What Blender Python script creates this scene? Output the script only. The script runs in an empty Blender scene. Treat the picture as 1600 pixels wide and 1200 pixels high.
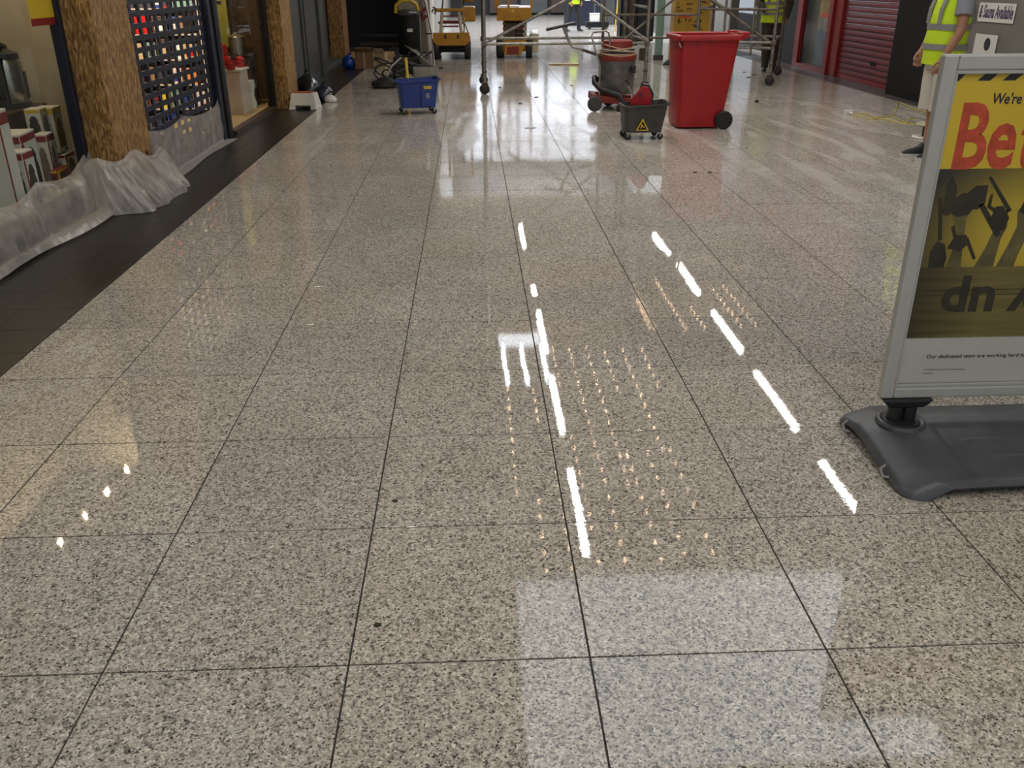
import bpy, bmesh, math, random
from mathutils import Vector, Matrix, noise as mn
PI = math.pi
random.seed(7)
S = bpy.context.scene
C = S.collection

# ------------------------------------------------------------------ camera, world, exposure
cam_d = bpy.data.cameras.new('camera')
cam = bpy.data.objects.new('camera', cam_d)
C.objects.link(cam)
cam_d.sensor_width = 36.0
cam_d.lens = 36.0 * 1374.6 / 1600.0
cam_d.clip_start = 0.05
cam_d.clip_end = 200
_F = Vector((0.0382289, 0.90818896, -0.41681094))
_R = Vector((0.99904302, -0.04360718, -0.00338582))
_U = Vector((0.02125092, 0.41628262, 0.9089869))
cam.matrix_world = Matrix(((_R.x, _U.x, -_F.x, 0), (_R.y, _U.y, -_F.y, 0), (_R.z, _U.z, -_F.z, 1.5388), (0, 0, 0, 1)))
S.camera = cam
S.view_settings.view_transform = 'Standard'
S.view_settings.look = 'None'
S.view_settings.gamma = 1.0
S.view_settings.use_curve_mapping = False
S.view_settings.exposure = 0.0
S.cycles.use_denoising = True
S.cycles.max_bounces = 7
S.cycles.diffuse_bounces = 3
S.cycles.glossy_bounces = 4
S.cycles.transparent_max_bounces = 16
S.cycles.caustics_reflective = False
S.cycles.caustics_refractive = False
S.cycles.sample_clamp_indirect = 2.5
W = bpy.data.worlds.new('world'); S.world = W; W.use_nodes = True
W.node_tree.nodes['Background'].inputs[0].default_value = (0.80, 0.88, 1.0, 1)
W.node_tree.nodes['Background'].inputs[1].default_value = 0.5

def area(name, loc, sx, sy, power, col, rot=(0, 0, 0)):
    l = bpy.data.lights.new(name, 'AREA'); l.shape = 'RECTANGLE'; l.size = sx; l.size_y = sy
    l.energy = power; l.color = col
    o = bpy.data.objects.new(name, l); o.location = loc; o.rotation_euler = rot
    C.objects.link(o); return o
ZC = 4.0                                   # ceiling height
TUBES = [(1.1, 7.54, 9.35), (1.1, 10.3, 12.15), (1.1, 13.05, 14.9), (1.1, 15.9, 17.7), (1.1, 19.2, 21.0),
         (4.25, 7.55, 9.35), (4.22, 10.2, 12.05), (4.26, 13.0, 14.85), (4.26, 15.9, 17.7), (4.24, 18.5, 20.3),
         (-1.6, 2.2, 4.0), (5.2, 3.0, 4.8), (1.4, 0.0, 1.8), (3.4, -1.6, 0.2), (-0.6, -1.6, 0.2)]  # tubes behind the camera are unseen, added for more frontal light
for tx, ya, yb in TUBES:
    area('ceiling_tube_light', (tx, (ya + yb) / 2, ZC - 0.085), 0.075, yb - ya, 30, (1.0, 0.97, 0.90))
area('skylight_daylight', (2.0, 6.1, ZC + 0.05), 3.4, 2.5, 42, (0.88, 0.93, 1.0))
area('atrium_daylight', (2.6, 32.2, 7.4), 6.4, 15.0, 3600, (0.80, 0.87, 1.0))
area('atrium_end_daylight', (3.0, 46.4, 4.9), 7.0, 3.8, 170, (0.82, 0.88, 1.0), (math.radians(-90), 0, 0))
def bulb(name, loc, power, col, r=0.03):
    l = bpy.data.lights.new(name, 'POINT'); l.energy = power; l.color = col; l.shadow_soft_size = r
    o = bpy.data.objects.new(name, l); o.location = loc; C.objects.link(o)
for i_ in range(4): bulb('display_window_spot', (-3.35 + .04 * i_, 6.0 + .38 * i_, 2.5), 13, (1.0, 0.78, 0.50), 0.008)
area('shuttered_shop_lamp', (-3.3, 8.3, 2.7), 0.5, 1.0, 130, (1.0, 0.82, 0.62), (math.radians(25), 0, 0))
for i_ in range(3): bulb('pot_display_spot', (-3.0, 10.9 + .5 * i_, 2.5), 26, (1.0, 0.76, 0.48), 0.012)

# ------------------------------------------------------------------ materials
def newmat(name):
    m = bpy.data.materials.new(name); m.use_nodes = True
    return m, m.node_tree, m.node_tree.nodes['Principled BSDF']
def N(nt, t, **kw):
    n = nt.nodes.new(t)
    for k, v in kw.items():
        if k in n.inputs.keys() if isinstance(k, str) else False: n.inputs[k].default_value = v
        else: setattr(n, k, v)
    return n
def ramp(nt, stops, interp='LINEAR'):
    r = nt.nodes.new('ShaderNodeValToRGB'); r.color_ramp.interpolation = interp
    e = r.color_ramp.elements
    while len(e) < len(stops): e.new(0.5)
    for i, (p, c) in enumerate(stops):
        e[i].position = p; e[i].color = (c[0], c[1], c[2], 1)
    return r
MC = {}
def mat(name, col, rough=0.5, metal=0.0, var=0.12, scale=14.0, bump=0.0, spec=0.5, coat=0.0, emit=0.0, alpha=1.0):
    """plain surface with a little procedural mottling and wear"""
    if name in MC: return MC[name]
    m, nt, b = newmat(name)
    tc = N(nt, 'ShaderNodeTexCoord'); no = N(nt, 'ShaderNodeTexNoise'); no.inputs['Scale'].default_value = scale
    no.inputs['Detail'].default_value = 4
    nt.links.new(tc.outputs['Object'], no.inputs['Vector'])
    d = [max(0, c * (1 - var)) for c in col]; l = [min(1, c * (1 + var)) for c in col]
    r = ramp(nt, [(0.3, d), (0.7, l)])
    nt.links.new(no.outputs['Fac'], r.inputs[0]); nt.links.new(r.outputs[0], b.inputs['Base Color'])
    b.inputs['Roughness'].default_value = rough; b.inputs['Metallic'].default_value = metal
    b.inputs['Specular IOR Level'].default_value = spec; b.inputs['Coat Weight'].default_value = coat
    b.inputs['Alpha'].default_value = alpha
    if bump:
        bp = N(nt, 'ShaderNodeBump'); bp.inputs['Strength'].default_value = bump; bp.inputs['Distance'].default_value = 0.01
        nt.links.new(no.outputs['Fac'], bp.inputs['Height']); nt.links.new(bp.outputs[0], b.inputs['Normal'])
    if emit:
        b.inputs['Emission Color'].default_value = (*col, 1); b.inputs['Emission Strength'].default_value = emit
    MC[name] = m
    return m

def granite():
    m, nt, b = newmat('polished_granite')
    L = nt.links.new
    g = N(nt, 'ShaderNodeNewGeometry'); oi = N(nt, 'ShaderNodeObjectInfo')
    v1 = N(nt, 'ShaderNodeTexVoronoi'); v1.inputs['Scale'].default_value = 215
    v2 = N(nt, 'ShaderNodeTexVoronoi'); v2.inputs['Scale'].default_value = 105
    n0 = N(nt, 'ShaderNodeTexNoise'); n0.inputs['Scale'].default_value = 70; n0.inputs['Detail'].default_value = 3
    for v in (v1, v2, n0): L(g.outputs['Position'], v.inputs['Vector'])
    s1 = N(nt, 'ShaderNodeSeparateColor'); L(v1.outputs['Color'], s1.inputs[0])
    s2 = N(nt, 'ShaderNodeSeparateColor'); L(v2.outputs['Color'], s2.inputs[0])
    r1 = ramp(nt, [(0.0, (0.045, 0.045, 0.045)), (0.08, (0.14, 0.135, 0.125)), (0.18, (0.31, 0.292, 0.265)), (0.5, (0.415, 0.395, 0.36)), (0.8, (0.51, 0.492, 0.455)), (1.0, (0.63, 0.615, 0.585))])
    L(s1.outputs[0], r1.inputs[0])
    r2 = ramp(nt, [(0.0, (0.42, 0.42, 0.41)), (0.12, (0.72, 0.70, 0.67)), (0.4, (0.95, 0.92, 0.88)), (0.8, (1.04, 1.03, 1.0)), (1.0, (1.2, 1.18, 1.14))])
    L(s2.outputs[1], r2.inputs[0])
    mx = N(nt, 'ShaderNodeMix', data_type='RGBA', blend_type='MULTIPLY'); mx.inputs[0].default_value = 1
    L(r1.outputs[0], mx.inputs[6]); L(r2.outputs[0], mx.inputs[7])
    # large soft patches and per-tile tone
    n1 = N(nt, 'ShaderNodeTexNoise'); n1.inputs['Scale'].default_value = 1.6; n1.inputs['Detail'].default_value = 5
    L(g.outputs['Position'], n1.inputs['Vector'])
    r3 = ramp(nt, [(0.3, (1.17, 1.12, 1.08)), (0.7, (1.36, 1.33, 1.32))]); L(n1.outputs['Fac'], r3.inputs[0])
    mx2 = N(nt, 'ShaderNodeMix', data_type='RGBA', blend_type='MULTIPLY'); mx2.inputs[0].default_value = 1
    L(mx.outputs[2], mx2.inputs[6]); L(r3.outputs[0], mx2.inputs[7])
    r4 = ramp(nt, [(0.0, (0.93, 0.93, 0.94)), (1.0, (1.05, 1.03, 1.0))]); L(oi.outputs['Random'], r4.inputs[0])
    mx3 = N(nt, 'ShaderNodeMix', data_type='RGBA', blend_type='MULTIPLY'); mx3.inputs[0].default_value = 1
    L(mx2.outputs[2], mx3.inputs[6]); L(r4.outputs[0], mx3.inputs[7])
    # dusty polishing swirls: paler and duller, mostly beyond five metres on the right
    mp = N(nt, 'ShaderNodeMapping'); mp.inputs['Rotation'].default_value = (0, 0, 0.12); mp.inputs['Scale'].default_value = (2.6, 0.42, 1)
    L(g.outputs['Position'], mp.inputs['Vector'])
    n2 = N(nt, 'ShaderNodeTexNoise'); n2.inputs['Scale'].default_value = 1.3; n2.inputs['Detail'].default_value = 6; n2.inputs['Distortion'].default_value = 1.1
    L(mp.outputs[0], n2.inputs['Vector'])
    r5 = ramp(nt, [(0.50, (0, 0, 0)), (0.66, (1, 1, 1))]); L(n2.outputs['Fac'], r5.inputs[0])
    sp = N(nt, 'ShaderNodeSeparateXYZ'); L(g.outputs['Position'], sp.inputs[0])
    mx_ = N(nt, 'ShaderNodeMapRange'); mx_.inputs[1].default_value = 1.6; mx_.inputs[2].default_value = 3.2; L(sp.outputs[0], mx_.inputs[0])
    my_ = N(nt, 'ShaderNodeMapRange'); my_.inputs[1].default_value = 4.2; my_.inputs[2].default_value = 6.0; L(sp.outputs[1], my_.inputs[0])
    a1 = N(nt, 'ShaderNodeMath', operation='MULTIPLY'); L(mx_.outputs[0], a1.inputs[0]); L(my_.outputs[0], a1.inputs[1])
    a3 = N(nt, 'ShaderNodeMapRange'); a3.inputs[1].default_value = 8.2; a3.inputs[2].default_value = 9.0; L(sp.outputs[1], a3.inputs[0])
    mxm = N(nt, 'ShaderNodeMath', operation='MAXIMUM'); L(a1.outputs[0], mxm.inputs[0])
    hf = N(nt, 'ShaderNodeMath', operation='MULTIPLY'); hf.inputs[1].default_value = 0.8; L(a3.outputs[0], hf.inputs[0]); L(hf.outputs[0], mxm.inputs[1])
    f1 = N(nt, 'ShaderNodeMapRange'); f1.inputs[1].default_value = 10.5; f1.inputs[2].default_value = 14.0; f1.inputs[3].default_value = 1.0; f1.inputs[4].default_value = 0.12; L(sp.outputs[1], f1.inputs[0])
    mxf = N(nt, 'ShaderNodeMath', operation='MULTIPLY'); L(mxm.outputs[0], mxf.inputs[0]); L(f1.outputs[0], mxf.inputs[1])
    a2 = N(nt, 'ShaderNodeMath', operation='MULTIPLY'); L(mxf.outputs[0], a2.inputs[0]); L(r5.outputs[0], a2.inputs[1])
    dc = N(nt, 'ShaderNodeMath', operation='MULTIPLY'); dc.inputs[1].default_value = 0.55; L(a2.outputs[0], dc.inputs[0])
    mx4 = N(nt, 'ShaderNodeMix', data_type='RGBA'); L(dc.outputs[0], mx4.inputs[0]); L(mx3.outputs[2], mx4.inputs[6]); mx4.inputs[7].default_value = (0.60, 0.56, 0.51, 1)
    L(mx4.outputs[2], b.inputs['Base Color'])
    dull = N(nt, 'ShaderNodeMapRange'); dull.inputs[3].default_value = 0.018; dull.inputs[4].default_value = 0.26
    d2 = N(nt, 'ShaderNodeMath', operation='MULTIPLY'); d2.inputs[1].default_value = 0.42; L(mxm.outputs[0], d2.inputs[0])
    d3 = N(nt, 'ShaderNodeMath', operation='ADD'); d3.use_clamp = True; L(d2.outputs[0], d3.inputs[0]); L(a2.outputs[0], d3.inputs[1])
    L(d3.outputs[0], dull.inputs[0]); L(dull.outputs[0], b.inputs['Roughness'])
    b.inputs['Specular IOR Level'].default_value = 0.5
    bp = N(nt, 'ShaderNodeBump'); bp.inputs['Strength'].default_value = 0.012; bp.inputs['Distance'].default_value = 0.004
    L(n0.outputs['Fac'], bp.inputs['Height']); L(bp.outputs[0], b.inputs['Normal'])
    MC['granite'] = m
    return m
GRANITE = granite()

def osb():
    m, nt, b = newmat('oriented_strand_board'); L = nt.links.new
    tc = N(nt, 'ShaderNodeTexCoord')
    nd = N(nt, 'ShaderNodeTexNoise'); nd.inputs['Scale'].default_value = 5; L(tc.outputs['Object'], nd.inputs['Vector'])
    add = N(nt, 'ShaderNodeMix', data_type='RGBA', blend_type='LINEAR_LIGHT'); add.inputs[0].default_value = 0.025
    L(tc.outputs['Object'], add.inputs[6]); L(nd.outputs['Color'], add.inputs[7])
    cols = []
    for rot, sc in (((0.45, 0.2, 0.3), (95, 95, 22)), ((-0.6, 0.7, 0.2), (80, 80, 19))):
        mp = N(nt, 'ShaderNodeMapping'); mp.inputs['Rotation'].default_value = rot; mp.inputs['Scale'].default_value = sc
        L(add.outputs[2], mp.inputs['Vector'])
        v = N(nt, 'ShaderNodeTexVoronoi'); v.inputs['Scale'].default_value = 1.0; L(mp.outputs[0], v.inputs['Vector'])
        s = N(nt, 'ShaderNodeSeparateColor'); L(v.outputs['Color'], s.inputs[0]); cols.append(s.outputs[0])
    mm = N(nt, 'ShaderNodeMath', operation='MULTIPLY'); L(cols[0], mm.inputs[0]); L(cols[1], mm.inputs[1])
    r = ramp(nt, [(0.0, (0.14, 0.065, 0.018)), (0.10, (0.25, 0.13, 0.036)), (0.32, (0.36, 0.20, 0.062)), (0.65, (0.47, 0.28, 0.10)), (1, (0.62, 0.42, 0.18))])
    L(mm.outputs[0], r.inputs[0]); L(r.outputs[0], b.inputs['Base Color'])
    b.inputs['Roughness'].default_value = 0.62
    bp = N(nt, 'ShaderNodeBump'); bp.inputs['Strength'].default_value = 0.5; bp.inputs['Distance'].default_value = 0.004
    L(mm.outputs[0], bp.inputs['Height']); L(bp.outputs[0], b.inputs['Normal'])
    return m
OSB = osb()

def film(name, alpha, col, foot=None):
    m, nt, b = newmat(name); L = nt.links.new
    nt.nodes.remove(b)
    out = [n for n in nt.nodes if n.type == 'OUTPUT_MATERIAL'][0]
    df = N(nt, 'ShaderNodeBsdfDiffuse'); df.inputs[0].default_value = (*col, 1)
    tl = N(nt, 'ShaderNodeBsdfTranslucent'); tl.inputs[0].default_value = (*col, 1)
    gl = N(nt, 'ShaderNodeBsdfGlossy'); gl.inputs[1].default_value = 0.28
    tr = N(nt, 'ShaderNodeBsdfTransparent')
    m1 = N(nt, 'ShaderNodeMixShader'); m1.inputs[0].default_value = 0.35; L(df.outputs[0], m1.inputs[1]); L(tl.outputs[0], m1.inputs[2])
    m2 = N(nt, 'ShaderNodeMixShader'); m2.inputs[0].default_value = 0.10; L(m1.outputs[0], m2.inputs[1]); L(gl.outputs[0], m2.inputs[2])
    tc = N(nt, 'ShaderNodeTexCoord'); n = N(nt, 'ShaderNodeTexNoise'); n.inputs['Scale'].default_value = 9; n.inputs['Detail'].default_value = 5
    L(tc.outputs['Object'], n.inputs['Vector'])
    mr = N(nt, 'ShaderNodeMapRange'); mr.inputs[1].default_value = 0.3; mr.inputs[2].default_value = 0.7
    mr.inputs[3].default_value = alpha - 0.14; mr.inputs[4].default_value = min(1, alpha + 0.14); L(n.outputs['Fac'], mr.inputs[0])
    fac = mr.outputs[0]
    if foot:
        sz = N(nt, 'ShaderNodeSeparateXYZ'); L(tc.outputs['Object'], sz.inputs[0]); mz = N(nt, 'ShaderNodeMapRange'); mz.inputs[1].default_value = foot; mz.inputs[2].default_value = 0.03; L(sz.outputs[2], mz.inputs[0])
        mxx = N(nt, 'ShaderNodeMath', operation='MULTIPLY'); mxx.inputs[1].default_value = .9; L(mz.outputs[0], mxx.inputs[0])
        mm_ = N(nt, 'ShaderNodeMath', operation='MAXIMUM'); L(mr.outputs[0], mm_.inputs[0]); L(mxx.outputs[0], mm_.inputs[1]); fac = mm_.outputs[0]
    m3 = N(nt, 'ShaderNodeMixShader'); L(fac, m3.inputs[0]); L(tr.outputs[0], m3.inputs[1]); L(m2.outputs[0], m3.inputs[2])
    L(m3.outputs[0], out.inputs[0])
    return m
FILM = film('white_polythene', 0.56, (0.64, 0.59, 0.54), 0.16)
FILM2 = film('bunched_polythene', 0.76, (0.66, 0.61, 0.56))
CLEAR = film('clear_polythene', 0.34, (0.62, 0.60, 0.57))
def glass():
    m, nt, b = newmat('window_glass'); L = nt.links.new
    nt.nodes.remove(b); out = [n for n in nt.nodes if n.type == 'OUTPUT_MATERIAL'][0]
    gl = N(nt, 'ShaderNodeBsdfGlossy'); gl.inputs[1].default_value = 0.02
    tr = N(nt, 'ShaderNodeBsdfTransparent'); tr.inputs[0].default_value = (0.93, 0.95, 0.93, 1)
    fr = N(nt, 'ShaderNodeFresnel'); fr.inputs[0].default_value = 1.38
    ge = N(nt, 'ShaderNodeNewGeometry'); iv = N(nt, 'ShaderNodeMath', operation='SUBTRACT'); iv.inputs[0].default_value = 1; L(ge.outputs['Backfacing'], iv.inputs[1])
    fm_ = N(nt, 'ShaderNodeMath', operation='MULTIPLY'); L(fr.outputs[0], fm_.inputs[0]); iv2 = N(nt, 'ShaderNodeMath', operation='MULTIPLY'); iv2.inputs[1].default_value = .5; L(iv.outputs[0], iv2.inputs[0]); L(iv2.outputs[0], fm_.inputs[1])
    mx = N(nt, 'ShaderNodeMixShader'); L(fm_.outputs[0], mx.inputs[0]); L(tr.outputs[0], mx.inputs[1]); L(gl.outputs[0], mx.inputs[2]); L(mx.outputs[0], out.inputs[0])
    return m
GLASS = glass()
def emis(name, col, s):
    m, nt, b = newmat(name); b.inputs['Base Color'].default_value = (*col, 1)
    b.inputs['Emission Color'].default_value = (*col, 1); b.inputs['Emission Strength'].default_value = s
    try: m.cycles.emission_sampling = 'NONE'
    except Exception: pass
    return m

M = dict(
    slate=mat('dark_slate', (0.020, 0.017, 0.016), 0.34, spec=.35, var=0.3, scale=5, bump=0.05),
    slate2=mat('grey_slate', (0.085, 0.072, 0.066), 0.35, var=0.2, scale=5),
    grout=mat('dark_grout', (0.045, 0.040, 0.034), 0.9, var=0.3, scale=40),
    ceil=mat('ceiling_paint', (0.42, 0.39, 0.35), 0.8),
    wall=mat('cream_wall', (0.42, 0.37, 0.29), 0.75, scale=3),
    wallgrey=mat('grey_wall', (0.16, 0.15, 0.13), 0.7, scale=3),
    dark=mat('dark_recess', (0.012, 0.011, 0.011), 0.7),
    black=mat('black_panel', (0.006, 0.006, 0.006), 0.6, spec=.25),
    navy=mat('navy_steel', (0.007, 0.011, 0.028), 0.42, var=0.2),
    greydoor=mat('grey_door_paint', (0.075, 0.078, 0.074), 0.45, var=0.1, scale=4),
    brown=mat('dark_brown_timber', (0.055, 0.030, 0.018), 0.5, var=0.3),
    red=mat('red_steel', (0.23, 0.012, 0.014), 0.38, var=0.12),
    reddk=mat('red_shutter_paint', (0.135, 0.010, 0.013), 0.42, var=0.12),
    binred=mat('red_plastic_bin', (0.36, 0.008, 0.012), 0.38, var=0.10, scale=7, bump=0.03),
    rubber=mat('black_rubber', (0.012, 0.012, 0.012), 0.6),
    blkplastic=mat('black_plastic', (0.020, 0.020, 0.021), 0.35),
    bkt=mat('charcoal_plastic', (0.050, 0.045, 0.042), 0.45, var=0.25, scale=10),
    blue=mat('blue_plastic', (0.018, 0.045, 0.22), 0.38, var=0.12),
    steel=mat('steel', (0.42, 0.41, 0.39), 0.28, 0.9, var=0.15),
    tube=mat('galvanised_tube', (0.30, 0.28, 0.25), 0.42, 0.75, var=0.35, scale=20),
    tubedk=mat('weathered_tube', (0.16, 0.135, 0.11), 0.5, 0.5, var=0.4, scale=20),
    alu=mat('silver_aluminium', (0.47, 0.47, 0.44), 0.40, 0.15, var=0.04),
    ylw=mat('yellow_plastic', (0.62, 0.42, 0.03), 0.45),
    ylwpaint=mat('amber_machine_paint', (0.42, 0.20, 0.010), 0.42, var=0.15, scale=6),
    cream=mat('cream_machine_paint', (0.48, 0.42, 0.29), 0.45, var=0.15),
    white=mat('white_plastic', (0.66, 0.64, 0.60), 0.4, var=0.05),
    pinkwhite=mat('pale_plinth_paint', (0.62, 0.50, 0.42), 0.5, var=0.04),
    enamel=mat('red_enamel', (0.45, 0.012, 0.012), 0.12, var=0.05, coat=0.6),
    card=mat('cardboard', (0.22, 0.125, 0.06), 0.8, var=0.12),
    cardlt=mat('pale_cardboard', (0.42, 0.30, 0.17), 0.8, var=0.1),
    timber=mat('light_timber', (0.52, 0.36, 0.17), 0.6, var=0.2, scale=8),
    skin=mat('skin', (0.40, 0.19, 0.11), 0.5, var=0.08, scale=20),
    hiviz=mat('hi_vis_fabric', (0.62, 0.84, 0.02), 0.75, var=0.06, scale=10, bump=0.2),
    band=mat('reflective_band', (0.28, 0.27, 0.25), 0.45, var=0.08),
    tshirt=mat('grey_tshirt', (0.25, 0.25, 0.28), 0.85, var=0.08, bump=0.2),
    shorts=mat('white_shorts_cloth', (0.62, 0.57, 0.50), 0.85, var=0.05, bump=0.2),
    trousers=mat('dark_trousers', (0.020, 0.019, 0.020), 0.8, var=0.25),
    olive=mat('dark_olive_trousers', (0.045, 0.036, 0.026), 0.8, var=0.25),
    shoe=mat('black_shoe', (0.014, 0.014, 0.016), 0.6),
    hair=mat('dark_hair', (0.03, 0.02, 0.015), 0.7),
    basegrey=mat('slate_blue_plastic', (0.066, 0.070, 0.078), 0.42, var=0.28, scale=9, bump=0.08),
    vac=mat('dusty_steel_drum', (0.15, 0.145, 0.14), 0.42, 0.45, var=0.35, scale=9),
    dusred=mat('dusty_red_plastic', (0.20, 0.022, 0.014), 0.5, var=0.2),
    cable=mat('buff_cable', (0.55, 0.40, 0.26), 0.55),
    ycable=mat('yellow_cable', (0.55, 0.45, 0.05), 0.5),
    greenboot=mat('dark_green_boot', (0.03, 0.05, 0.045), 0.5),
    teal=mat('pale_teal_panel', (0.17, 0.29, 0.25), 0.5),
    paper=mat('white_paper', (0.66, 0.64, 0.60), 0.6, var=0.03),
    ink=mat('dark_ink', (0.03, 0.025, 0.04), 0.6, var=0.02),
    navyink=mat('navy_ink', (0.05, 0.035, 0.10), 0.6, var=0.02),
    posteryellow=mat('poster_yellow', (0.66, 0.47, 0.035), 0.32, var=0.06, scale=3),
    posterred=mat('poster_red', (0.52, 0.075, 0.03), 0.45, var=0.30, scale=22),
    posterblk=mat('poster_black', (0.02, 0.02, 0.018), 0.4, var=0.05),
    posterwhite=mat('poster_white', (0.50, 0.49, 0.45), 0.35, var=0.03),
    handdk=mat('print_dark_olive', (0.030, 0.026, 0.012), 0.4, var=0.35, scale=14),
    handmid=mat('print_mid_olive', (0.12, 0.10, 0.035), 0.4, var=0.45, scale=10),
)

# ------------------------------------------------------------------ mesh helpers
class MB:
    def __init__(s): s.v = []; s.f = []; s.m = []
    def add(s, vs, fs, mi=0):
        o = len(s.v); s.v += [Vector(v) for v in vs]; s.f += [[i + o for i in f] for f in fs]; s.m += [mi] * len(fs); return s
    def box(s, a, b, mi=0, T=None):
        (x0, y0, z0), (x1, y1, z1) = a, b
        vs = [Vector(p) for p in ((x0, y0, z0), (x1, y0, z0), (x1, y1, z0), (x0, y1, z0), (x0, y0, z1), (x1, y0, z1), (x1, y1, z1), (x0, y1, z1))]
        if T: vs = [T @ v for v in vs]
        return s.add(vs, [(0, 3, 2, 1), (4, 5, 6, 7), (0, 1, 5, 4), (1, 2, 6, 5), (2, 3, 7, 6), (3, 0, 4, 7)], mi)
    def hexa(s, bot, top, mi=0):
        return s.add(list(bot) + list(top), [(0, 3, 2, 1), (4, 5, 6, 7), (0, 1, 5, 4), (1, 2, 6, 5), (2, 3, 7, 6), (3, 0, 4, 7)], mi)
    def tube(s, pts, r, n=10, mi=0, closed=False, cap=True):
        pts = [Vector(p) for p in pts]; rs = r if isinstance(r, (list, tuple)) else [r] * len(pts)
        k = len(pts); up = None; vs = []; fs = []
        for i, p in enumerate(pts):
            if closed: t = pts[(i + 1) % k] - pts[i - 1]
            else: t = pts[min(i + 1, k - 1)] - pts[max(i - 1, 0)]
            t.normalize()
            if up is None: up = Vector((0, 0, 1)) if abs(t.z) < 0.9 else Vector((1, 0, 0))
            a = t.cross(up)
            if a.length < 1e-5: a = t.cross(Vector((0, 1, 0)))
            a.normalize(); bb = a.cross(t).normalized(); up = bb
            for j in range(n):
                th = 2 * PI * j / n; vs.append(p + (a * math.cos(th) + bb * math.sin(th)) * rs[i])
        segs = k if closed else k - 1
        for i in range(segs):
            for j in range(n):
                i2 = (i + 1) % k; fs.append((i * n + j, i * n + (j + 1) % n, i2 * n + (j + 1) % n, i2 * n + j))
        if cap and not closed:
            fs.append(tuple(range(n - 1, -1, -1))); fs.append(tuple((k - 1) * n + j for j in range(n)))
        return s.add(vs, fs, mi)
    def cyl(s, a, b, r, n=16, mi=0, r2=None):
        return s.tube([a, b], [r, r if r2 is None else r2], n, mi)
    def lathe(s, prof, n=24, c=(0, 0, 0), mi=0, T=None, cap=True):
        vs = []; fs = []
        for r, z in prof:
            for j in range(n):
                th = 2 * PI * j / n; v = Vector((r * math.cos(th), r * math.sin(th), z))
                if T: v = T @ v
                vs.append(v + Vector(c))
        for i in range(len(prof) - 1):
            for j in range(n): fs.append((i * n + j, i * n + (j + 1) % n, (i + 1) * n + (j + 1) % n, (i + 1) * n + j))
        if cap:
            fs.append(tuple(range(n - 1, -1, -1))); fs.append(tuple((len(prof) - 1) * n + j for j in range(n)))
        return s.add(vs, fs, mi)
    def loft(s, rings, n=20, mi=0, cap=True, e=1.0, wob=0.0):
        """rings: (cx,cy,z,rx,ry)"""
        vs = []; fs = []
        for q, (cx, cy, z, rx, ry) in enumerate(rings):
            for j in range(n):
                th = 2 * PI * j / n; c, d = math.cos(th), math.sin(th)
                w = 1 + wob * mn.noise(Vector((c * 3, d * 3, z * 9)))
                vs.append((cx + rx * w * math.copysign(abs(c) ** e, c), cy + ry * w * math.copysign(abs(d) ** e, d), z))
        for i in range(len(rings) - 1):
            for j in range(n): fs.append((i * n + j, i * n + (j + 1) % n, (i + 1) * n + (j + 1) % n, (i + 1) * n + j))
        if cap:
            fs.append(tuple(range(n - 1, -1, -1))); fs.append(tuple((len(rings) - 1) * n + j for j in range(n)))
        return s.add(vs, fs, mi)
    def prism(s, poly, a, b, axis='y', mi=0):
        """poly in the two other axes, extruded from a to b along axis"""
        def P(u, v, w):
            return {'y': (u, w, v), 'x': (w, u, v), 'z': (u, v, w)}[axis]
        n = len(poly); vs = [P(u, v, a) for u, v in poly] + [P(u, v, b) for u, v in poly]
        fs = [tuple(range(n)), tuple(range(2 * n - 1, n - 1, -1))] + [(i, n + i, n + (i + 1) % n, (i + 1) % n) for i in range(n)]
        return s.add(vs, fs, mi)
    def mesh(s, name, mats, smooth=False, fix=True):
        me = bpy.data.meshes.new(name); me.from_pydata([tuple(v) for v in s.v], [], s.f)
        for m in (mats if isinstance(mats, (list, tuple)) else [mats]): me.materials.append(m)
        me.polygons.foreach_set('material_index', s.m)
        if fix:
            b = bmesh.new(); b.from_mesh(me); bmesh.ops.recalc_face_normals(b, faces=b.faces); b.to_mesh(me); b.free()
        if smooth:
            me.polygons.foreach_set('use_smooth', [True] * len(me.polygons))
            try: me.set_sharp_from_angle(angle=math.radians(42))
            except Exception: pass
        me.update(); return me
    def build(s, name, mats, parent=None, smooth=False, bevel=0, loc=None, sub=0):
        o = bpy.data.objects.new(name, s.mesh(name, mats, smooth)); C.objects.link(o)
        if parent: o.parent = parent
        if loc: o.location = loc
        if sub:
            mo = o.modifiers.new('subsurf', 'SUBSURF'); mo.levels = sub; mo.render_levels = sub
        if bevel:
            mo = o.modifiers.new('bevel', 'BEVEL'); mo.width = bevel; mo.segments = 2; mo.limit_method = 'ANGLE'; mo.angle_limit = math.radians(40)
        return o

def tag(o, label=None, cat=None, group=None, kind=None):
    if label: o['label'] = label
    if cat: o['category'] = cat
    if group: o['group'] = group
    if kind: o['kind'] = kind
    return o
def thing(name, label, cat, loc=(0, 0, 0), rz=0, group=None, kind=None):
    o = bpy.data.objects.new(name, None); o.empty_display_size = 0.1; C.objects.link(o)
    o.location = loc; o.rotation_euler = (0, 0, rz)
    return tag(o, label, cat, group, kind)
def struct(name, loc=(0, 0, 0), label=None, cat=None):
    o = bpy.data.objects.new(name, None); C.objects.link(o); o.location = loc
    return tag(o, label, cat, kind='structure')
def link(name, me, parent=None, loc=(0, 0, 0), rot=(0, 0, 0)):
    o = bpy.data.objects.new(name, me); C.objects.link(o); o.parent = parent; o.location = loc; o.rotation_euler = rot; return o
def copy_tree(o, parent=None):
    c = o.copy(); C.objects.link(c)
    if parent: c.parent = parent
    for ch in list(o.children): copy_tree(ch, c)
    return c
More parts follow.
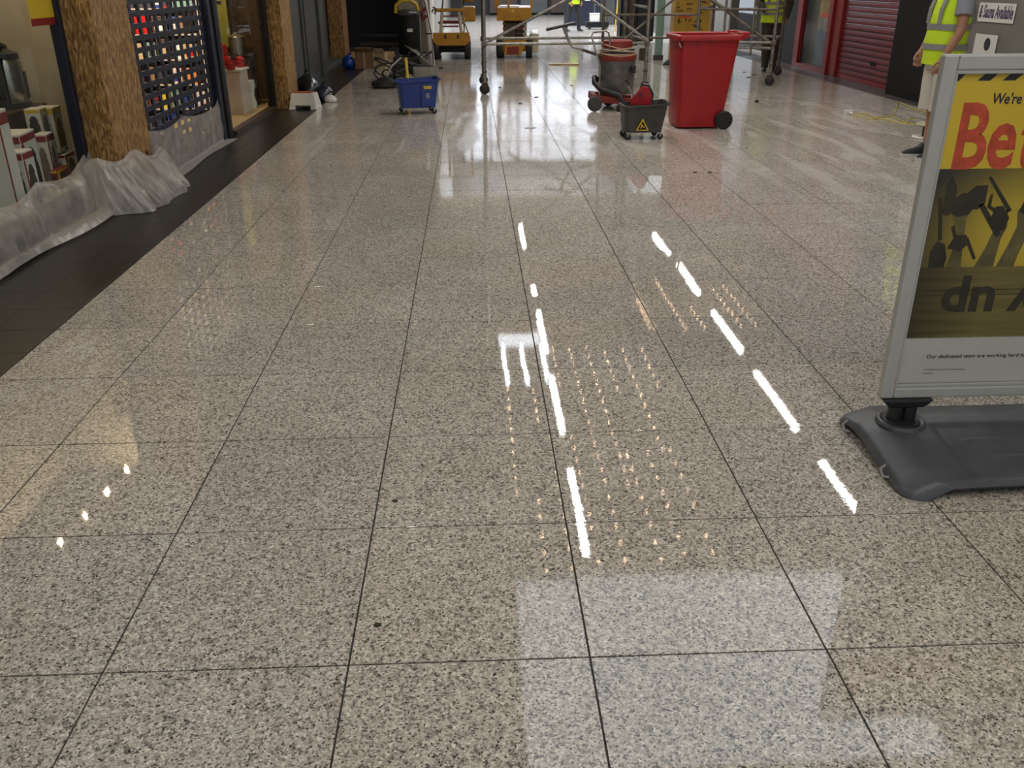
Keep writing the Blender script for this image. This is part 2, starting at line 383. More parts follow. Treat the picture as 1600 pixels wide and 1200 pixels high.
def text_mesh(body, size, sx=1.0, off=0.0, shear=0.0):
    cu = bpy.data.curves.new('lettering', 'FONT'); cu.body = body; cu.size = size; cu.offset = off; cu.shear = shear
    cu.resolution_u = 3; cu.extrude = 0.0004
    o = bpy.data.objects.new('lettering', cu); C.objects.link(o)
    dg = bpy.context.evaluated_depsgraph_get(); me = bpy.data.meshes.new_from_object(o.evaluated_get(dg))
    bpy.data.objects.remove(o); me.transform(Matrix.Diagonal((sx, 1, 1, 1)))
    return me
def text(name, body, size, m, parent, loc, rot=(PI / 2, 0, 0), sx=1.0, off=0.0, shear=0.0, width=None):
    me = text_mesh(body, size, sx, off, shear)
    if width:
        xs = [v.co.x for v in me.vertices]; k = width / max(1e-6, max(xs) - min(xs)); me.transform(Matrix.Diagonal((k, 1, 1, 1)))
    me.materials.clear(); me.materials.append(m)
    return link(name, me, parent, loc, rot)

# ------------------------------------------------------------------ floor
TS, GX, GY = 0.6, -0.3356, 1.7061
XL, XR = -2.05, 5.90
floor = MB().box((-12, -6, -0.12), (14, 50, -0.0035)).build('floor', M['grout'])
tag(floor, 'polished speckled granite tile floor of the arcade', None, kind='structure')
def tile_mesh(w, l, th, g, b=0.0004):
    mb = MB(); x, y = w / 2 - g, l / 2 - g
    mb.hexa([(-x, -y, -th), (x, -y, -th), (x, y, -th), (-x, y, -th)], [(-x, -y, -b), (x, -y, -b), (x, y, -b), (-x, y, -b)])
    mb.hexa([(-x, -y, -b), (x, -y, -b), (x, y, -b), (-x, y, -b)], [(-x + b, -y + b, 0), (x - b, -y + b, 0), (x - b, y - b, 0), (-x + b, y - b, 0)])
    return mb
TM = {}
def tile(x0, x1, y0, y1, m, mn_, g=0.0026, tilt=0.0014):
    w, l = round(x1 - x0, 3), round(y1 - y0, 3)
    k = (w, l, mn_)
    if k not in TM: TM[k] = tile_mesh(w, l, 0.02, g).mesh('tile', m)
    link('tile', TM[k], floor, ((x0 + x1) / 2, (y0 + y1) / 2, random.uniform(-0.0003, 0.0003)), (random.uniform(-tilt, tilt), random.uniform(-tilt, tilt), 0))
cols = []
x = GX
while x > XL: x -= TS
while x < XR - 0.01:
    cols.append((max(x, XL), min(x + TS, XR))); x += TS
rows = []; y = GY
while y > 0.6: y -= TS
while y < 14.2: rows.append((y, y + TS)); y += TS
for (y0, y1) in rows:
    for (x0, x1) in cols: tile(x0, x1, y0, y1, GRANITE, 'g')
ft = MB(); yf = rows[-1][1]
y = yf
while y < 47:
    for (x0, x1) in cols:
        g = 0.0034; dz = random.uniform(-0.0004, 0.0004)
        ft.box((x0 + g, y + g, -0.02), (x1 - g, y + TS - g, dz))
    y += TS
y = rows[0][0]
while y > -5:
    y -= TS
    for (x0, x1) in cols: ft.box((x0 + .0022, y + .0022, -0.02), (x1 - .0022, y + TS - .0022, 0))
tag(ft.build('distant_tiles', GRANITE, floor), kind='stuff')
# dark slate margins
y = GY - 3 * 0.3; ds = MB()
while y < 20.4:
    for k in range(3):
        xa, xb = XL - 0.003 - 0.3 * (k + 1), XL - 0.003 - 0.3 * k
        if y < 8.6 and k < 2: tile(xa, xb, y, y + 0.3, M['slate'], 'd', 0.0012, 0.001)
        else: ds.box((xa + .0012, y + .0012, -0.02), (xb - .0012, y + 0.2988, 0))
    if y > 7: ds.box((XR + 0.004, y + .0012, -0.02), (XR + 0.3, y + .2988, 0.0), 1); ds.box((XR + 0.302, y + .0012, -0.02), (XR + 0.6, y + .2988, 0.0), 1)
    y += 0.3
tag(ds.build('slate_margin_tiles', [M['slate'], M['slate2']], floor), kind='stuff')

# ------------------------------------------------------------------ ceiling, walls
SK = (0.3, 3.7, 4.85, 7.35)
ce = MB()
for a, b in (((-6, -3, ZC), (SK[0], 25, ZC + 0.15)), ((SK[1], -3, ZC), (9, 25, ZC + 0.15)), ((SK[0], -3, ZC), (SK[1], SK[2], ZC + 0.15)), ((SK[0], SK[3], ZC), (SK[1], 25, ZC + 0.15))): ce.box(a, b)
ceil = ce.build('ceiling', M['ceil']); tag(ceil, 'suspended ceiling over the arcade', kind='structure')
tr = MB()
for xx in [SK[0], SK[1]]: tr.box((xx - 0.03, SK[2], ZC - 0.02), (xx + 0.03, SK[3], ZC + 0.02))
for yy in (SK[2], SK[3]): tr.box((SK[0], yy - 0.03, ZC - 0.02), (SK[1], yy + 0.03, ZC + 0.02))
tr.build('skylight_bars', M['white'], ceil)
at = MB().box((-3, 25, 7.5), (9, 47, 7.6)).box((-3, 24.9, 4.15), (9, 25.0, 7.5)).build('ceiling', M['white']); tag(at, 'high atrium roof beyond the arcade', kind='structure')
ftg = 0
for tx, ya, yb in TUBES:
    t = thing('ceiling_light', 'slim ceiling light fitting above the arcade floor, seen only as a floor reflection, or added unseen behind the camera for light', 'light', (tx, (ya + yb) / 2, ZC), group='ceiling tube lights')
    h = (yb - ya) / 2
    MB().prism([(-.07, 0), (-.05, -.075), (.05, -.075), (.07, 0)], -h - .03, h + .03).build('housing', M['white'], t)
# LED strings
LED = emis('warm_led', (1.0, 0.66, 0.40), 48); COOL = emis('cool_led_strip', (0.85, 0.92, 1.0), 34); PANEL = emis('lit_panel', (0.85, 0.90, 1.0), 4)
led = thing('light_canopy', 'canopy of warm pin lights reflected in the polished floor', 'light', (0, 0, ZC - 0.03))
lb = MB()
def dots(x, y0, y1, dy, dx=0.0):
    MB().box((x - .012, y0, 0.0), (x + .012, y1, 0.028)).build('light_rail', M['ceil'], led); yy = y0
    while yy <= y1 + 1e-3:
        r = 0.011; vs = [(x + r * math.cos(a * PI / 3), yy + 1.7 * r * math.sin(a * PI / 3), -0.004) for a in range(6)]
        lb.add(vs, [(0, 1, 2, 3, 4, 5)]); yy += dy * random.uniform(.93, 1.07)
for x, y0, y1 in ((0.42, 8.9, 12.05), (0.80, 10.8, 12.05), (1.22, 12.0, 13.4), (1.50, 7.5, 13.4), (1.22, 7.5, 10.3), (0.66, 7.4, 8.7), (0.93, 7.45, 10.3),
                  (1.78, 9.1, 13.4), (1.88, 7.5, 9.9), (2.06, 11.8, 13.4), (2.15, 7.6, 9.9), (2.36, 9.9, 13.4), (2.45, 7.6, 9.9), (2.68, 11.9, 13.4)):
    dots(x, y0, y1, 0.32)
for x, y0, y1, d in ((3.08, 14.2, 16.9, .17), (3.0, 14.2, 15.6, .17), (3.62, 14.2, 16.9, .24), (4.62, 14.3, 16.4, .27), (4.88, 14.3, 16.5, .27), (3.95, 14.2, 15.4, .25), (-3.9 + .1, 12.1, 12.3, .08)):
    dots(x, y0, y1, d)
tag(lb.build('pin_lights', LED, led), kind='stuff')
PO = Vector((0.37, 12.05, 0))
MB().box((0, 1.55, 0), (0.8, 2.05, 0.02)).build('lit_panel', PANEL, led, loc=PO)
for xx in (0.04, 0.34, 0.66): MB().box((xx, 0.0, 0), (xx + 0.045, 1.5, 0.02)).build('light_strip', COOL, led, loc=PO)
MB().box((-.03, -.03, 0.02), (0.83, 2.08, 0.029)).build('panel_frame', M['white'], led, loc=PO)

def wallbox(name, a, b, m, label=None):
    o = MB().box(a, b).build(name, M[m]); return tag(o, label, kind='structure')
wallbox('wall_left', (-2.95, -3, 2.35), (-2.62, 20.4, ZC), 'wallgrey', 'shop fascia along the left side')
wallbox('wall_left', (-5.6, -3, 0), (-5.5, 20.4, ZC), 'wall', 'back wall inside the left shops')
wallbox('wall_left', (-5.6, 20.45, 2.4), (-0.95, 20.6, ZC), 'dark', 'header over the dark shop opening')
wallbox('wall_left', (-5.6, 24.5, 0), (-1.7, 24.6, ZC), 'dark', 'black back of the dark shop opening')
wallbox('wall_left', (-1.68, 22.4, 0), (-0.95, 25, ZC), 'wall', 'cream wall end behind the floor machine')
wallbox('wall_left', (-1.15, 25, 0), (-0.95, 47, 7.5), 'wallgrey')
wallbox('wall_right', (6.32, 9.9, 0), (6.5, 12.2, ZC), 'wallgrey', 'grey shopfront behind the man in white shorts')
wallbox('wall_right', (6.32, -3, 0), (6.5, 9.9, ZC), 'wallgrey')
wallbox('wall_right', (6.34, 12.2, 2.6), (6.6, 25, ZC), 'red', 'red fascia over the right shops')
wallbox('wall_right', (6.10, 12.22, 0), (6.5, 13.38, ZC), 'black', 'black pillar between the shutter and the man')
wallbox('wall_right', (6.36, 18.1, 0), (6.6, 20.2, 2.6), 'dark', 'black frontage past the red shop window')
wallbox('wall_right', (7.6, 20.2, 0), (7.8, 25, 7.5), 'wallgrey', 'far right shop interior')
wallbox('wall_right', (6.9, 25, 0), (7.1, 47, 7.5), 'wallgrey')
wallbox('wall_back', (-1.2, 46.8, 0), (7.2, 47, 2.9), 'dark', 'dark shopfronts at the far end of the arcade')
eg = struct('window_9', (3.0, 46.7, 2.9), 'tall glazing at the far end of the arcade')
MB().box((-3.9, 0.1, 0), (4.0, 0.14, 4.5)).build('backing_panel', M['white'], eg)
for k in range(6): MB().box((-3.5 + k * 1.4 - .07, -.55, 0), (-3.5 + k * 1.4 + .07, -.45, 4.3)).build('mullion', M['greydoor'], eg)  # unseen bars added to break the floor glare into streaks
for z in (0.9, 2.3): MB().box((-3.5, -.54, z), (3.5, -.46, z + .12)).build('glare_bar', M['greydoor'], eg)  # cross bars, likewise added to streak the reflected daylight
t9 = struct('trim_9', (0, 0, 0), 'pale threshold strip at the far right shop entrance')
MB().box((6.42, 20.25, 0.0), (6.58, 24.6, 0.06)).build('threshold', M['white'], t9)
pn = MB()
for i in range(4): pn.box((0.95 + i * 1.5, 46.6, 0.1), (2.25 + i * 1.5, 46.78, 2.4), i % 2)
tag(pn.build('wall_back', [M['brown'], M['greydoor']]), 'far shop doors', kind='structure')

# ------------------------------------------------------------------ left window one (display window)
w1 = struct('window_1', (-2.83, 0, 0), 'shop display window with black frame at the left edge')
MB().box((-.003, 2.0, 0.12), (.003, 6.64, 2.35)).build('pane', GLASS, w1)
MB().box((-.04, 6.60, 0), (.03, 6.70, 2.35)).build('mullion', M['navy'], w1, bevel=.004)
MB().box((-.04, 2.0, 0.0), (.03, 6.6, 0.12)).build('bottom_rail', M['navy'], w1, bevel=.004)
MB().box((-.05, 6.70, 0), (.0, 7.45, 2.35)).build('side_panel', M['navy'], w1)
wallbox('wall_shop', (-3.95, 7.42, 0), (-2.86, 7.48, 2.6), 'wall', 'cream partition closing the display window')
wallbox('wall_shop', (-3.95, 2.0, 0), (-3.90, 7.42, 2.6), 'wall', 'cream backdrop panel inside the display window')
dsk = MB().box((-3.68, 3.5, 0), (-2.9, 7.40, 0.18)).build('display_plinth', M['wall']); tag(dsk, 'low display plinth along the inside of the left window', 'plinth')
# sticker on the glass
st = thing('sale_sticker', 'yellow and red sale sticker on the left window glass', 'sticker', (-2.824, 6.24, 1.28))
MB().box((0, 0, 0), (.002, .40, .32)).build('backing', M['posteryellow'], st)
MB().box((.002, 0, 0), (.003, .40, .045)).box((.002, 0, .165), (.003, .25, .195)).build('red_stripe', M['red'], st)
text('lettering', 'SALE', 0.13, M['posterred'], st, (.004, 0.05, 0.215), (PI / 2, 0, PI / 2), off=.003, width=.3)
# urn
def urn(name, label, loc, s=1.0, mb=M['steel'], md=M['blkplastic']):
    t = thing(name, label, 'kettle', loc)
    MB().lathe([(.085 * s, 0), (.09 * s, .01), (.088 * s, .24 * s), (.078 * s, .27 * s)], 28).build('body', mb, t, smooth=True)
    MB().lathe([(.096 * s, -.001), (.098 * s, .03 * s)], 28).build('base', md, t, smooth=True)
    MB().lathe([(.082 * s, .268 * s), (.08 * s, .30 * s), (.03 * s, .325 * s), (.012 * s, .33 * s)], 28).build('lid', md, t, smooth=True)
    MB().tube([(0, -.09 * s, .06 * s), (0, -.15 * s, .09 * s), (0, -.165 * s, .2 * s), (0, -.12 * s, .30 * s), (0, -.02 * s, .35 * s), (0, .04 * s, .33 * s)], .016 * s, 8).build('handle', md, t, smooth=True)
    MB().box((-.05 * s, -.105 * s, .0), (.03 * s, -.06 * s, .29 * s)).build('rear_housing', md, t, bevel=.012)
    MB().box((.082 * s, .01, .05 * s), (.094 * s, .03 * s, .2 * s)).build('water_gauge', md, t, bevel=.003)
    return t
shelf = thing('display_riser', 'red clothed display riser behind the boxes in the left window', 'riser', (-3.50, 5.6, 0.18))
MB().box((-.16, 0, 0), (.16, 1.75, .50)).build('riser_body', M['brown'], shelf, bevel=.01)
urn('steel_kettle', 'large steel and black kettle on the riser in the left window', (-3.46, 7.08, 0.68), 1.28)
def product_box(label, loc, w, d, h, rz, main, accent, pic, group=None, lines=True):
    t = thing('product_box', label, 'box', loc, rz, group)
    MB().box((-w / 2, -d / 2, 0), (w / 2, d / 2, h)).build('carton', main, t, bevel=.002)
    # printed fronts on -Y face and +X face
    MB().box((-w / 2 + .004, -d / 2 - .0015, h * .86), (w / 2 - .004, -d / 2, h * .97)).box((w / 2, -d / 2 + .004, h * .86), (w / 2 + .0015, d / 2 - .004, h * .97)).build('printed_band', accent, t)
    pm = MB(); prof = [(.03, 0), (.055, .02), (.05, .4), (.035, .55), (.045, .6), (.02, .75), (0, .78)]
    for face in (0, 1):
        ww = w if face == 0 else d
        pts = [(ww * 7.2 * r * .9, h * (.10 + z * .85)) for r, z in prof]; poly = pts + [(-u, v) for u, v in reversed(pts[:-1])]
        if face == 0: pm.prism(poly, -d / 2 - .0018, -d / 2, 'y')
        else: pm.prism(poly, w / 2, w / 2 + .0018, 'x')
    pm.build('printed_picture', pic, t)
    MB().box((w / 2, -d / 2 + .004, h * .03), (w / 2 + .0012, -d / 2 + d * .16, h * .85)).build('printed_margin', accent, t)
    MB().box((w / 2, d * .05, h * .03), (w / 2 + .0022, d * .42, h * .07)).build('printed_line', M['ink'], t)
    return t
WB = M['white']
product_box('tall white box with a dark blender picture in the left window', (-3.12, 6.25, 0.20), .20, .30, .42, .12, WB, M['red'], M['blkplastic'])
product_box('slim white box with a red top standing beside the blender box', (-3.10, 6.66, 0.19), .09, .16, .36, .10, WB, M['red'], M['steel'])
product_box('red box with a yellow corner lying under the slim white box', (-3.02, 6.62, 0.18), .05, .22, .13, .06, M['red'], M['posteryellow'], M['blkplastic'])
product_box('white box with a dark flask picture and yellow band, highest on the right', (-3.20, 7.02, 0.36), .14, .17, .33, .05, WB, M['posteryellow'], M['blkplastic'])
product_box('red and white box under the tall flask box', (-3.18, 7.02, 0.18), .16, .20, .17, .05, WB, M['red'], M['handdk'])
product_box('white flask box between the kettle and the tall flask box', (-3.21, 6.86, 0.50), .11, .13, .20, .05, WB, M['posteryellow'], M['handdk'])
product_box('white box filling the gap below the middle flask box', (-3.21, 6.86, 0.18), .11, .14, .31, .02, WB, M['red'], M['handdk'])
product_box('plain white leaning carton at the far left of the window', (-2.98, 5.80, 0.20), .10, .18, .62, .1, WB, M['red'], M['paper'])
product_box('white carton with a green picture low at the left edge', (-2.98, 6.00, 0.18), .12, .16, .36, .02, WB, M['red'], M['olive'])

# ------------------------------------------------------------------ OSB boxed columns
def column(label, x0, x1, y0, y1, h=ZC):
    t = thing('boxed_column', label, 'column', ((x0 + x1) / 2, (y0 + y1) / 2, 0), kind=None)
    a, b = (x1 - x0) / 2, (y1 - y0) / 2
    MB().box((-a, -b, 0), (a, -b + .018, h)).build('front_board', OSB, t)
    MB().box((a - .018, -b + .018, 0), (a, b, h)).build('side_board', OSB, t)
    MB().box((-a, b - .018, 0), (a - .018, b, h)).build('back_board', OSB, t)
    MB().box((-a + .01, -b + .02, 0), (a - .02, b - .02, h)).build('core', M['dark'], t)
    return t
column('chipboard boxed column nearest the camera, wrapped in polythene at its foot', -2.86, -2.60, 6.66, 7.38)
column('chipboard boxed column beyond the red pot display', -2.60, -2.42, 12.28, 12.95)
column('darkest chipboard boxed column beside the black opening', -2.92, -2.63, 19.7, 20.45)

# ------------------------------------------------------------------ navy shutter with punched slats
sh = thing('roller_shutter', 'dark navy roller shutter with punched windows over a lit shop', 'shutter', (-2.68, 7.40, 0))
LN, PT = 2.62, 0.0905
lat = MB(); 
yy = 0.0
lat.box((-.009, 0, 0), (.009, LN, .022)); lat.box((-.009, 0, .070), (.009, LN, PT - .004)); lat.box((-.013, 0, PT - .010), (.013, LN, PT - .001))
k = 0
while yy < LN:
    lat.box((-.009, yy, .022), (.009, yy + .052, .070)); yy += 0.200
latm = lat.mesh('slat', M['navy'])
for i in range(26): link('slat', latm, sh, (0, 0, 0.04 + i * PT))
MB().box((-.02, 0, 0), (.02, LN, .045)).build('bottom_rail', M['navy'], sh, bevel=.004)
MB().box((-.05, LN - .36, 0), (.06, LN + .02, 2.45)).build('side_guide', M['navy'], sh, bevel=.006)
MB().box((.06, LN - .22, 0), (.075, LN - .12, 2.45)).build('guide_strip', M['black'], sh)
MB().box((-.06, -.03, 0), (.04, .03, 2.45)).build('side_guide', M['navy'], sh, bevel=.006)
MB().box((-.09, 0, 2.38), (.1, LN, 2.62)).build('shutter_box', M['navy'], sh, bevel=.006)
# goods behind
rk = thing('shop_shelving', 'shelving behind the navy shutter', 'shelving', (-3.95, 9.80, 0))
SZ = [.10, .34, .58, .82, 1.06, 1.30, 1.54]
for z in SZ: MB().box((0, -.16, z - .012), (1.22, .18, z)).build('shelf', M['wall'], rk)
MB().box((0, .18, 0), (1.22, .195, 1.85)).build('back_panel', M['wall'], rk)
for xx in (-.015, 1.22): MB().box((xx, -.16, 0), (xx + .015, .18, 1.85)).build('upright', M['wall'], rk)
bm_cols = [M['paper'], M['cardlt'], M['pinkwhite'], M['binred'], M['card'], M['white'], M['teal'], M['steel'], M['blue'], M['posteryellow'], M['brown'], M['dusred'], M['cream'], M['black'], mat('orange_pack', (.6, .2, .06), .5), M['ink']]
rg = random.Random(11)
for z in SZ:
    xx = -3.93
    while xx < -2.86:
        w = rg.uniform(.07, .15); h = rg.uniform(.12, .21); d = rg.uniform(.12, .24)
        if xx + w > -2.74: break
        t = MB().box((0, 0, 0), (w, d, h)).build('shop_carton', rg.choice(bm_cols), bevel=.003, loc=(xx, 9.655 + rg.uniform(0, .03), z + .001))
        tag(t, 'lit carton on the shelves behind the navy shutter', 'box', 'goods behind the navy shutter')
        if rg.random() < .8: MB().box((w * .15, -.002, h * .2), (w * .85, 0, h * .6)).build('printed_label', rg.choice(bm_cols), t)
        xx += w + rg.uniform(.008, .03)
wallbox('wall_shop', (-4.4, 10.0, 0), (-2.72, 10.05, 2.6), 'wall', 'partition between the shuttered shop and the pot display')

# ------------------------------------------------------------------ window two with red pots
w2 = struct('window_2', (-2.62, 10.06, 0), 'lit shop window with red pots on a pale plinth')
MB().box((-.003, 0, .06), (.003, 2.2, 2.35)).build('pane', GLASS, w2)
MB().box((-.05, 0, 0), (.03, 2.2, .05)).build('sill', M['brown'], w2)
MB().box((-.05, 2.05, .05), (.03, 2.2, 2.35)).build('window_frame', M['black'], w2)
wallbox('wall_shop', (-4.2, 12.9, 0), (-2.64, 13.0, 2.6), 'brown', 'timber end of the pot display')
wallbox('wall_shop', (-4.45, 10.05, 0), (-4.4, 12.9, 2.6), 'brown', 'timber back of the pot display')
fl2 = MB().box((-4.4, 10.06, 0), (-2.68, 12.9, .05)).build('display_floor', M['timber']); tag(fl2, 'warm lit timber display floor of the pot window', 'platform')
pl = thing('display_plinth', 'pale square plinth carrying the red pots', 'plinth', (-3.0, 11.55, 0.05))
MB().box((-.2, -.2, 0), (.2, .2, .50)).build('plinth_body', M['pinkwhite'], pl, bevel=.004)
MB().box((-.22, -.22, .50), (.22, .22, .525)).build('plinth_top', M['white'], pl, bevel=.004)
def pot(label, loc, r, h, lid=True):
    t = thing('casserole_pot', label, 'pot', loc)
    MB().lathe([(r * .86, 0), (r * .97, .012), (r, h * .5), (r * 1.01, h)], 26).build('pot_body', M['enamel'], t, smooth=True)
    hm = MB()
    for sx in (-1, 1): hm.tube([(-.03, sx * r * .98, h * .8), (-.025, sx * (r + .028), h * .82), (.025, sx * (r + .028), h * .82), (.03, sx * r * .98, h * .8)], .007, 7)
    hm.build('side_handles', M['enamel'], t, smooth=True)
    if lid:
        l = MB().lathe([(r * 1.04, h), (r * 1.03, h + .01), (r * .7, h + .03), (r * .2, h + .04), (.01, h + .041)], 26).build('lid', M['enamel'], t, smooth=True)
        MB().lathe([(.008, h + .04), (.012, h + .05), (.022, h + .062), (.018, h + .072), (.004, h + .075)], 14).build('knob', M['steel'], l, smooth=True)
    return t
pot('large red lidded pot at the bottom of the stack on the plinth', (-3.04, 11.53, 0.575), .11, .12)
pot('small red lidded pot on top of the red pot stack', (-3.04, 11.53, 0.74), .085, .085)
pot('red pot at the left front of the plinth', (-2.90, 11.36, 0.575), .06, .10, False)
pot('red pot at the right of the stack', (-2.86, 11.69, 0.575), .055, .09)
rk2 = thing('display_stand', 'dark stand with steel pans beside the plinth', 'stand', (-3.05, 12.35, 0.05))
MB().box((-.2, -.18, .0), (.2, .18, .62)).build('stand_body', M['brown'], rk2)
MB().box((-.22, -.2, .62), (.22, .2, .64)).build('stand_top', M['brown'], rk2)
t = thing('stock_pot', 'tall steel stock pot on the dark stand', 'pot', (-3.02, 12.3, .69))
MB().lathe([(.10, 0), (.11, .01), (.11, .2)], 24).build('pot_body', M['steel'], t, smooth=True)
MB().lathe([(.115, .2), (.11, .21), (.04, .235), (.015, .26)], 24).build('lid', M['steel'], t, smooth=True)
wp = thing('glass_jar', 'pale glassware glimpsed low beside the plinth', 'jar', (-2.86, 12.0, 0.05))
MB().lathe([(.06, 0), (.075, .05), (.05, .16), (.075, .28), (.07, .34)], 18).build('jar_body', M['white'], wp, smooth=True)
po = thing('wall_poster', 'yellow green poster with dark print hanging behind the red pots', 'poster', (-3.45, 12.6, 0.75))
MB().box((-.45, 0, 0), (.28, .01, 1.2)).build('poster_sheet', mat('lime_poster', (0.33, 0.33, 0.06), 0.5), po)
MB().box((-.1, -.002, .52), (.22, 0, .56)).box((-.05, -.002, .60), (.16, 0, .64)).build('printed_marks', M['ink'], po)
t = thing('casserole_pot', '', 'pot'); bpy.data.objects.remove(t)

# ------------------------------------------------------------------ grey doors, brown panel, black opening
dr = struct('door_1', (-2.72, 12.97, 0), 'grey panelled doors beyond the second chipboard column')
MB().box((-.06, 0, 0), (.0, 4.5, 2.6)).build('door_leaf', M['greydoor'], dr)
for yy in (0.30, .62, 2.35, 2.62): MB().box((0, yy, 0), (.035, yy + .10, 2.6)).build('door_stile', M['greydoor'], dr, bevel=.006)
MB().box((0, .44, .02), (.012, .54, 2.6)).build('door_gap', M['black'], dr)
MB().box((0, 4.0, 0), (.05, 4.5, 2.6)).build('door_post', M['greydoor'], dr, bevel=.006)
d2 = struct('door_2', (-2.95, 17.5, 0), 'dark brown door panels past the grey doors')
MB().box((-.06, 0, 0.1), (0, 2.2, 2.6)).build('door_leaf', M['brown'], d2)
MB().box((0, 1.25, 0.0), (.09, 1.42, 2.6)).build('door_post', M['greydoor'], d2)
MB().box((-.06, 0, 0), (.25, 2.2, .10)).build('door_step', M['greydoor'], d2)
op = struct('trim_1', (-2.6, 20.42, 0), 'pale timber plank along the foot of the black opening')
MB().box((0, 0, 0), (.93, .05, .15)).build('plank', M['timber'], op)
hr = struct('trim_2', (-2.6, 22.2, 0), 'dim ledges inside the black opening')
MB().box((0, 0, .16), (.9, .05, .24)).box((0, 0.3, .34), (.9, .35, .40)).build('ledge', M['olive'], hr)

# ------------------------------------------------------------------ polythene sheets
def smoothf(t): return t * t * (3 - 2 * t)
def sheet(name, label, fn, nu, nv, m, amp=0.02, fu=26, seed=1.0, nd=(1, 0, .15)):
    vs = []; fc = []; nd = Vector(nd)
    for i in range(nu + 1):
        for j in range(nv + 1):
            u, v = i / nu, j / nv; p = Vector(fn(u, v))
            sk = u + .10 * v * math.sin(seed * 3 + u * 5)
            r1 = 1 - 2 * abs(mn.noise(Vector((sk * fu, v * 1.1, seed))))            # long ridged creases
            r2 = mn.noise(Vector((sk * fu * 2.3, v * 2.6, seed + 9))); r3 = mn.noise(Vector((sk * fu * .35, v * 1.5, seed + 4)))
            k = amp * (.55 * max(0, r1 - .35) + .30 * r2 + .55 * r3 + .18)
            env = min(1, v * 5) * (1 if v < .85 else 1 - (v - .85) / .15 * .5)
            p += nd * k * env
            if p.z < .05: p.z += abs(k) * .5 * env
            p.z = max(p.z, 0.004)
            vs.append(p)
    for i in range(nu):
        for j in range(nv): a = i * (nv + 1) + j; fc.append((a, a + 1, a + nv + 2, a + nv + 1))
    mb = MB(); mb.add(vs, fc); o = mb.build(name, m, smooth=True)
    return tag(o, label, 'sheet')
# A: along the display window; top edge taped at points, sagging between
def fA(u, v):
    y = 3.2 + u * 3.48
    tp = [0, .22, .40, .56, .75, 1.0]; k = max(i for i in range(5) if tp[i] <= u + 1e-9); s = (u - tp[k]) / (tp[k + 1] - tp[k])
    zt = .33 + .04 * u - .06 * math.sin(PI * s)
    if u > .9: zt += (u - .9) * .6
    hang = min(1, v / .62)
    z = zt * (1 - smoothf(hang)) + .012
    x = -2.815 + .03 * hang
    if v > .62: x += (v - .62) / .38 * (.13 + .05 * math.sin(u * 9) + .03 * mn.noise(Vector((u * 7, 0, 0)))); z = .012 + .05 * math.sin(PI * (v - .62) / .38)
    else: x += .04 * smoothf(hang) + .05 * math.sin(PI * hang) * abs(math.sin(u * 13))
    return x, y, z
sheet('polythene_sheet', 'white polythene sheet draped below the left display window', fA, 260, 40, FILM, .05, 30, 1.0, (1, .1, 0))
# B: bunched around the near chipboard column
def fB(u, v):
    # perimeter path round the column foot
    path = [(-2.80, 6.50), (-2.66, 6.52), (-2.52, 6.60), (-2.50, 6.85), (-2.50, 7.15), (-2.52, 7.42), (-2.64, 7.50)]
    s = u * (len(path) - 1); k = min(int(s), len(path) - 2); t = s - k
    px = path[k][0] * (1 - t) + path[k + 1][0] * t; py = path[k][1] * (1 - t) + path[k + 1][1] * t
    cx, cy = -2.74, 7.02
    top = .34 + .05 * math.sin(u * 5) + .03 * math.sin(u * 17)
    sp = 1.0 + .68 * v ** 1.4 + (.26 * mn.noise(Vector((u * 13, v * .8, 1))) + .10 * mn.noise(Vector((u * 34, v * 1.6, 5)))) * v
    x = cx + (px - cx) * sp * (.92 if v < .1 else 1); y = cy + (py - cy) * (1 + .22 * v)
    z = top * (1 - v) ** .9
    return x, y, z
sheet('polythene_sheet', 'crumpled polythene bunched around the foot of the near column', fB, 200, 40, FILM2, .05, 22, 3.0, (.8, -.35, 0))
def fC(u, v):
    y = 7.42 + u * 2.34
    tp = [0, .42, 1.0]; k = 0 if u < .42 else 1; s = (u - tp[k]) / (tp[k + 1] - tp[k])
    zt = .44 - .05 * math.sin(PI * s) - .05 * u
    if u > .9: zt += .08 * (u - .9) / .1
    z = zt * (1 - min(1, v / .8)) + .010
    x = -2.640 + (0 if v < .8 else (v - .8) / .2 * (.10 + .02 * math.sin(u * 8)))
    return x, y, z
sheet('polythene_sheet', 'thin see-through polythene taped across the bottom of the navy shutter', fC, 200, 26, film('thin_polythene', .62, (.68, .62, .58), .05), .022, 24, 6.0)
# black tape tabs
for i, (x, y, z) in enumerate(((-2.585, 7.22, .30), (-2.632, 8.42, .46), (-2.632, 9.66, .40), (-2.80, 5.12, .30))):
    b = MB().box((0, -.018, -.022), (.006, .018, .022)).build('tape_tab', M['rubber'], loc=(x, y, z))
    tag(b, ['dark tape tab on the polythene around the near column', 'dark tape tab at the middle of the shutter polythene', 'dark tape tab at the far end of the shutter polythene', 'dark tape tab on the display window polythene'][i], 'tape')

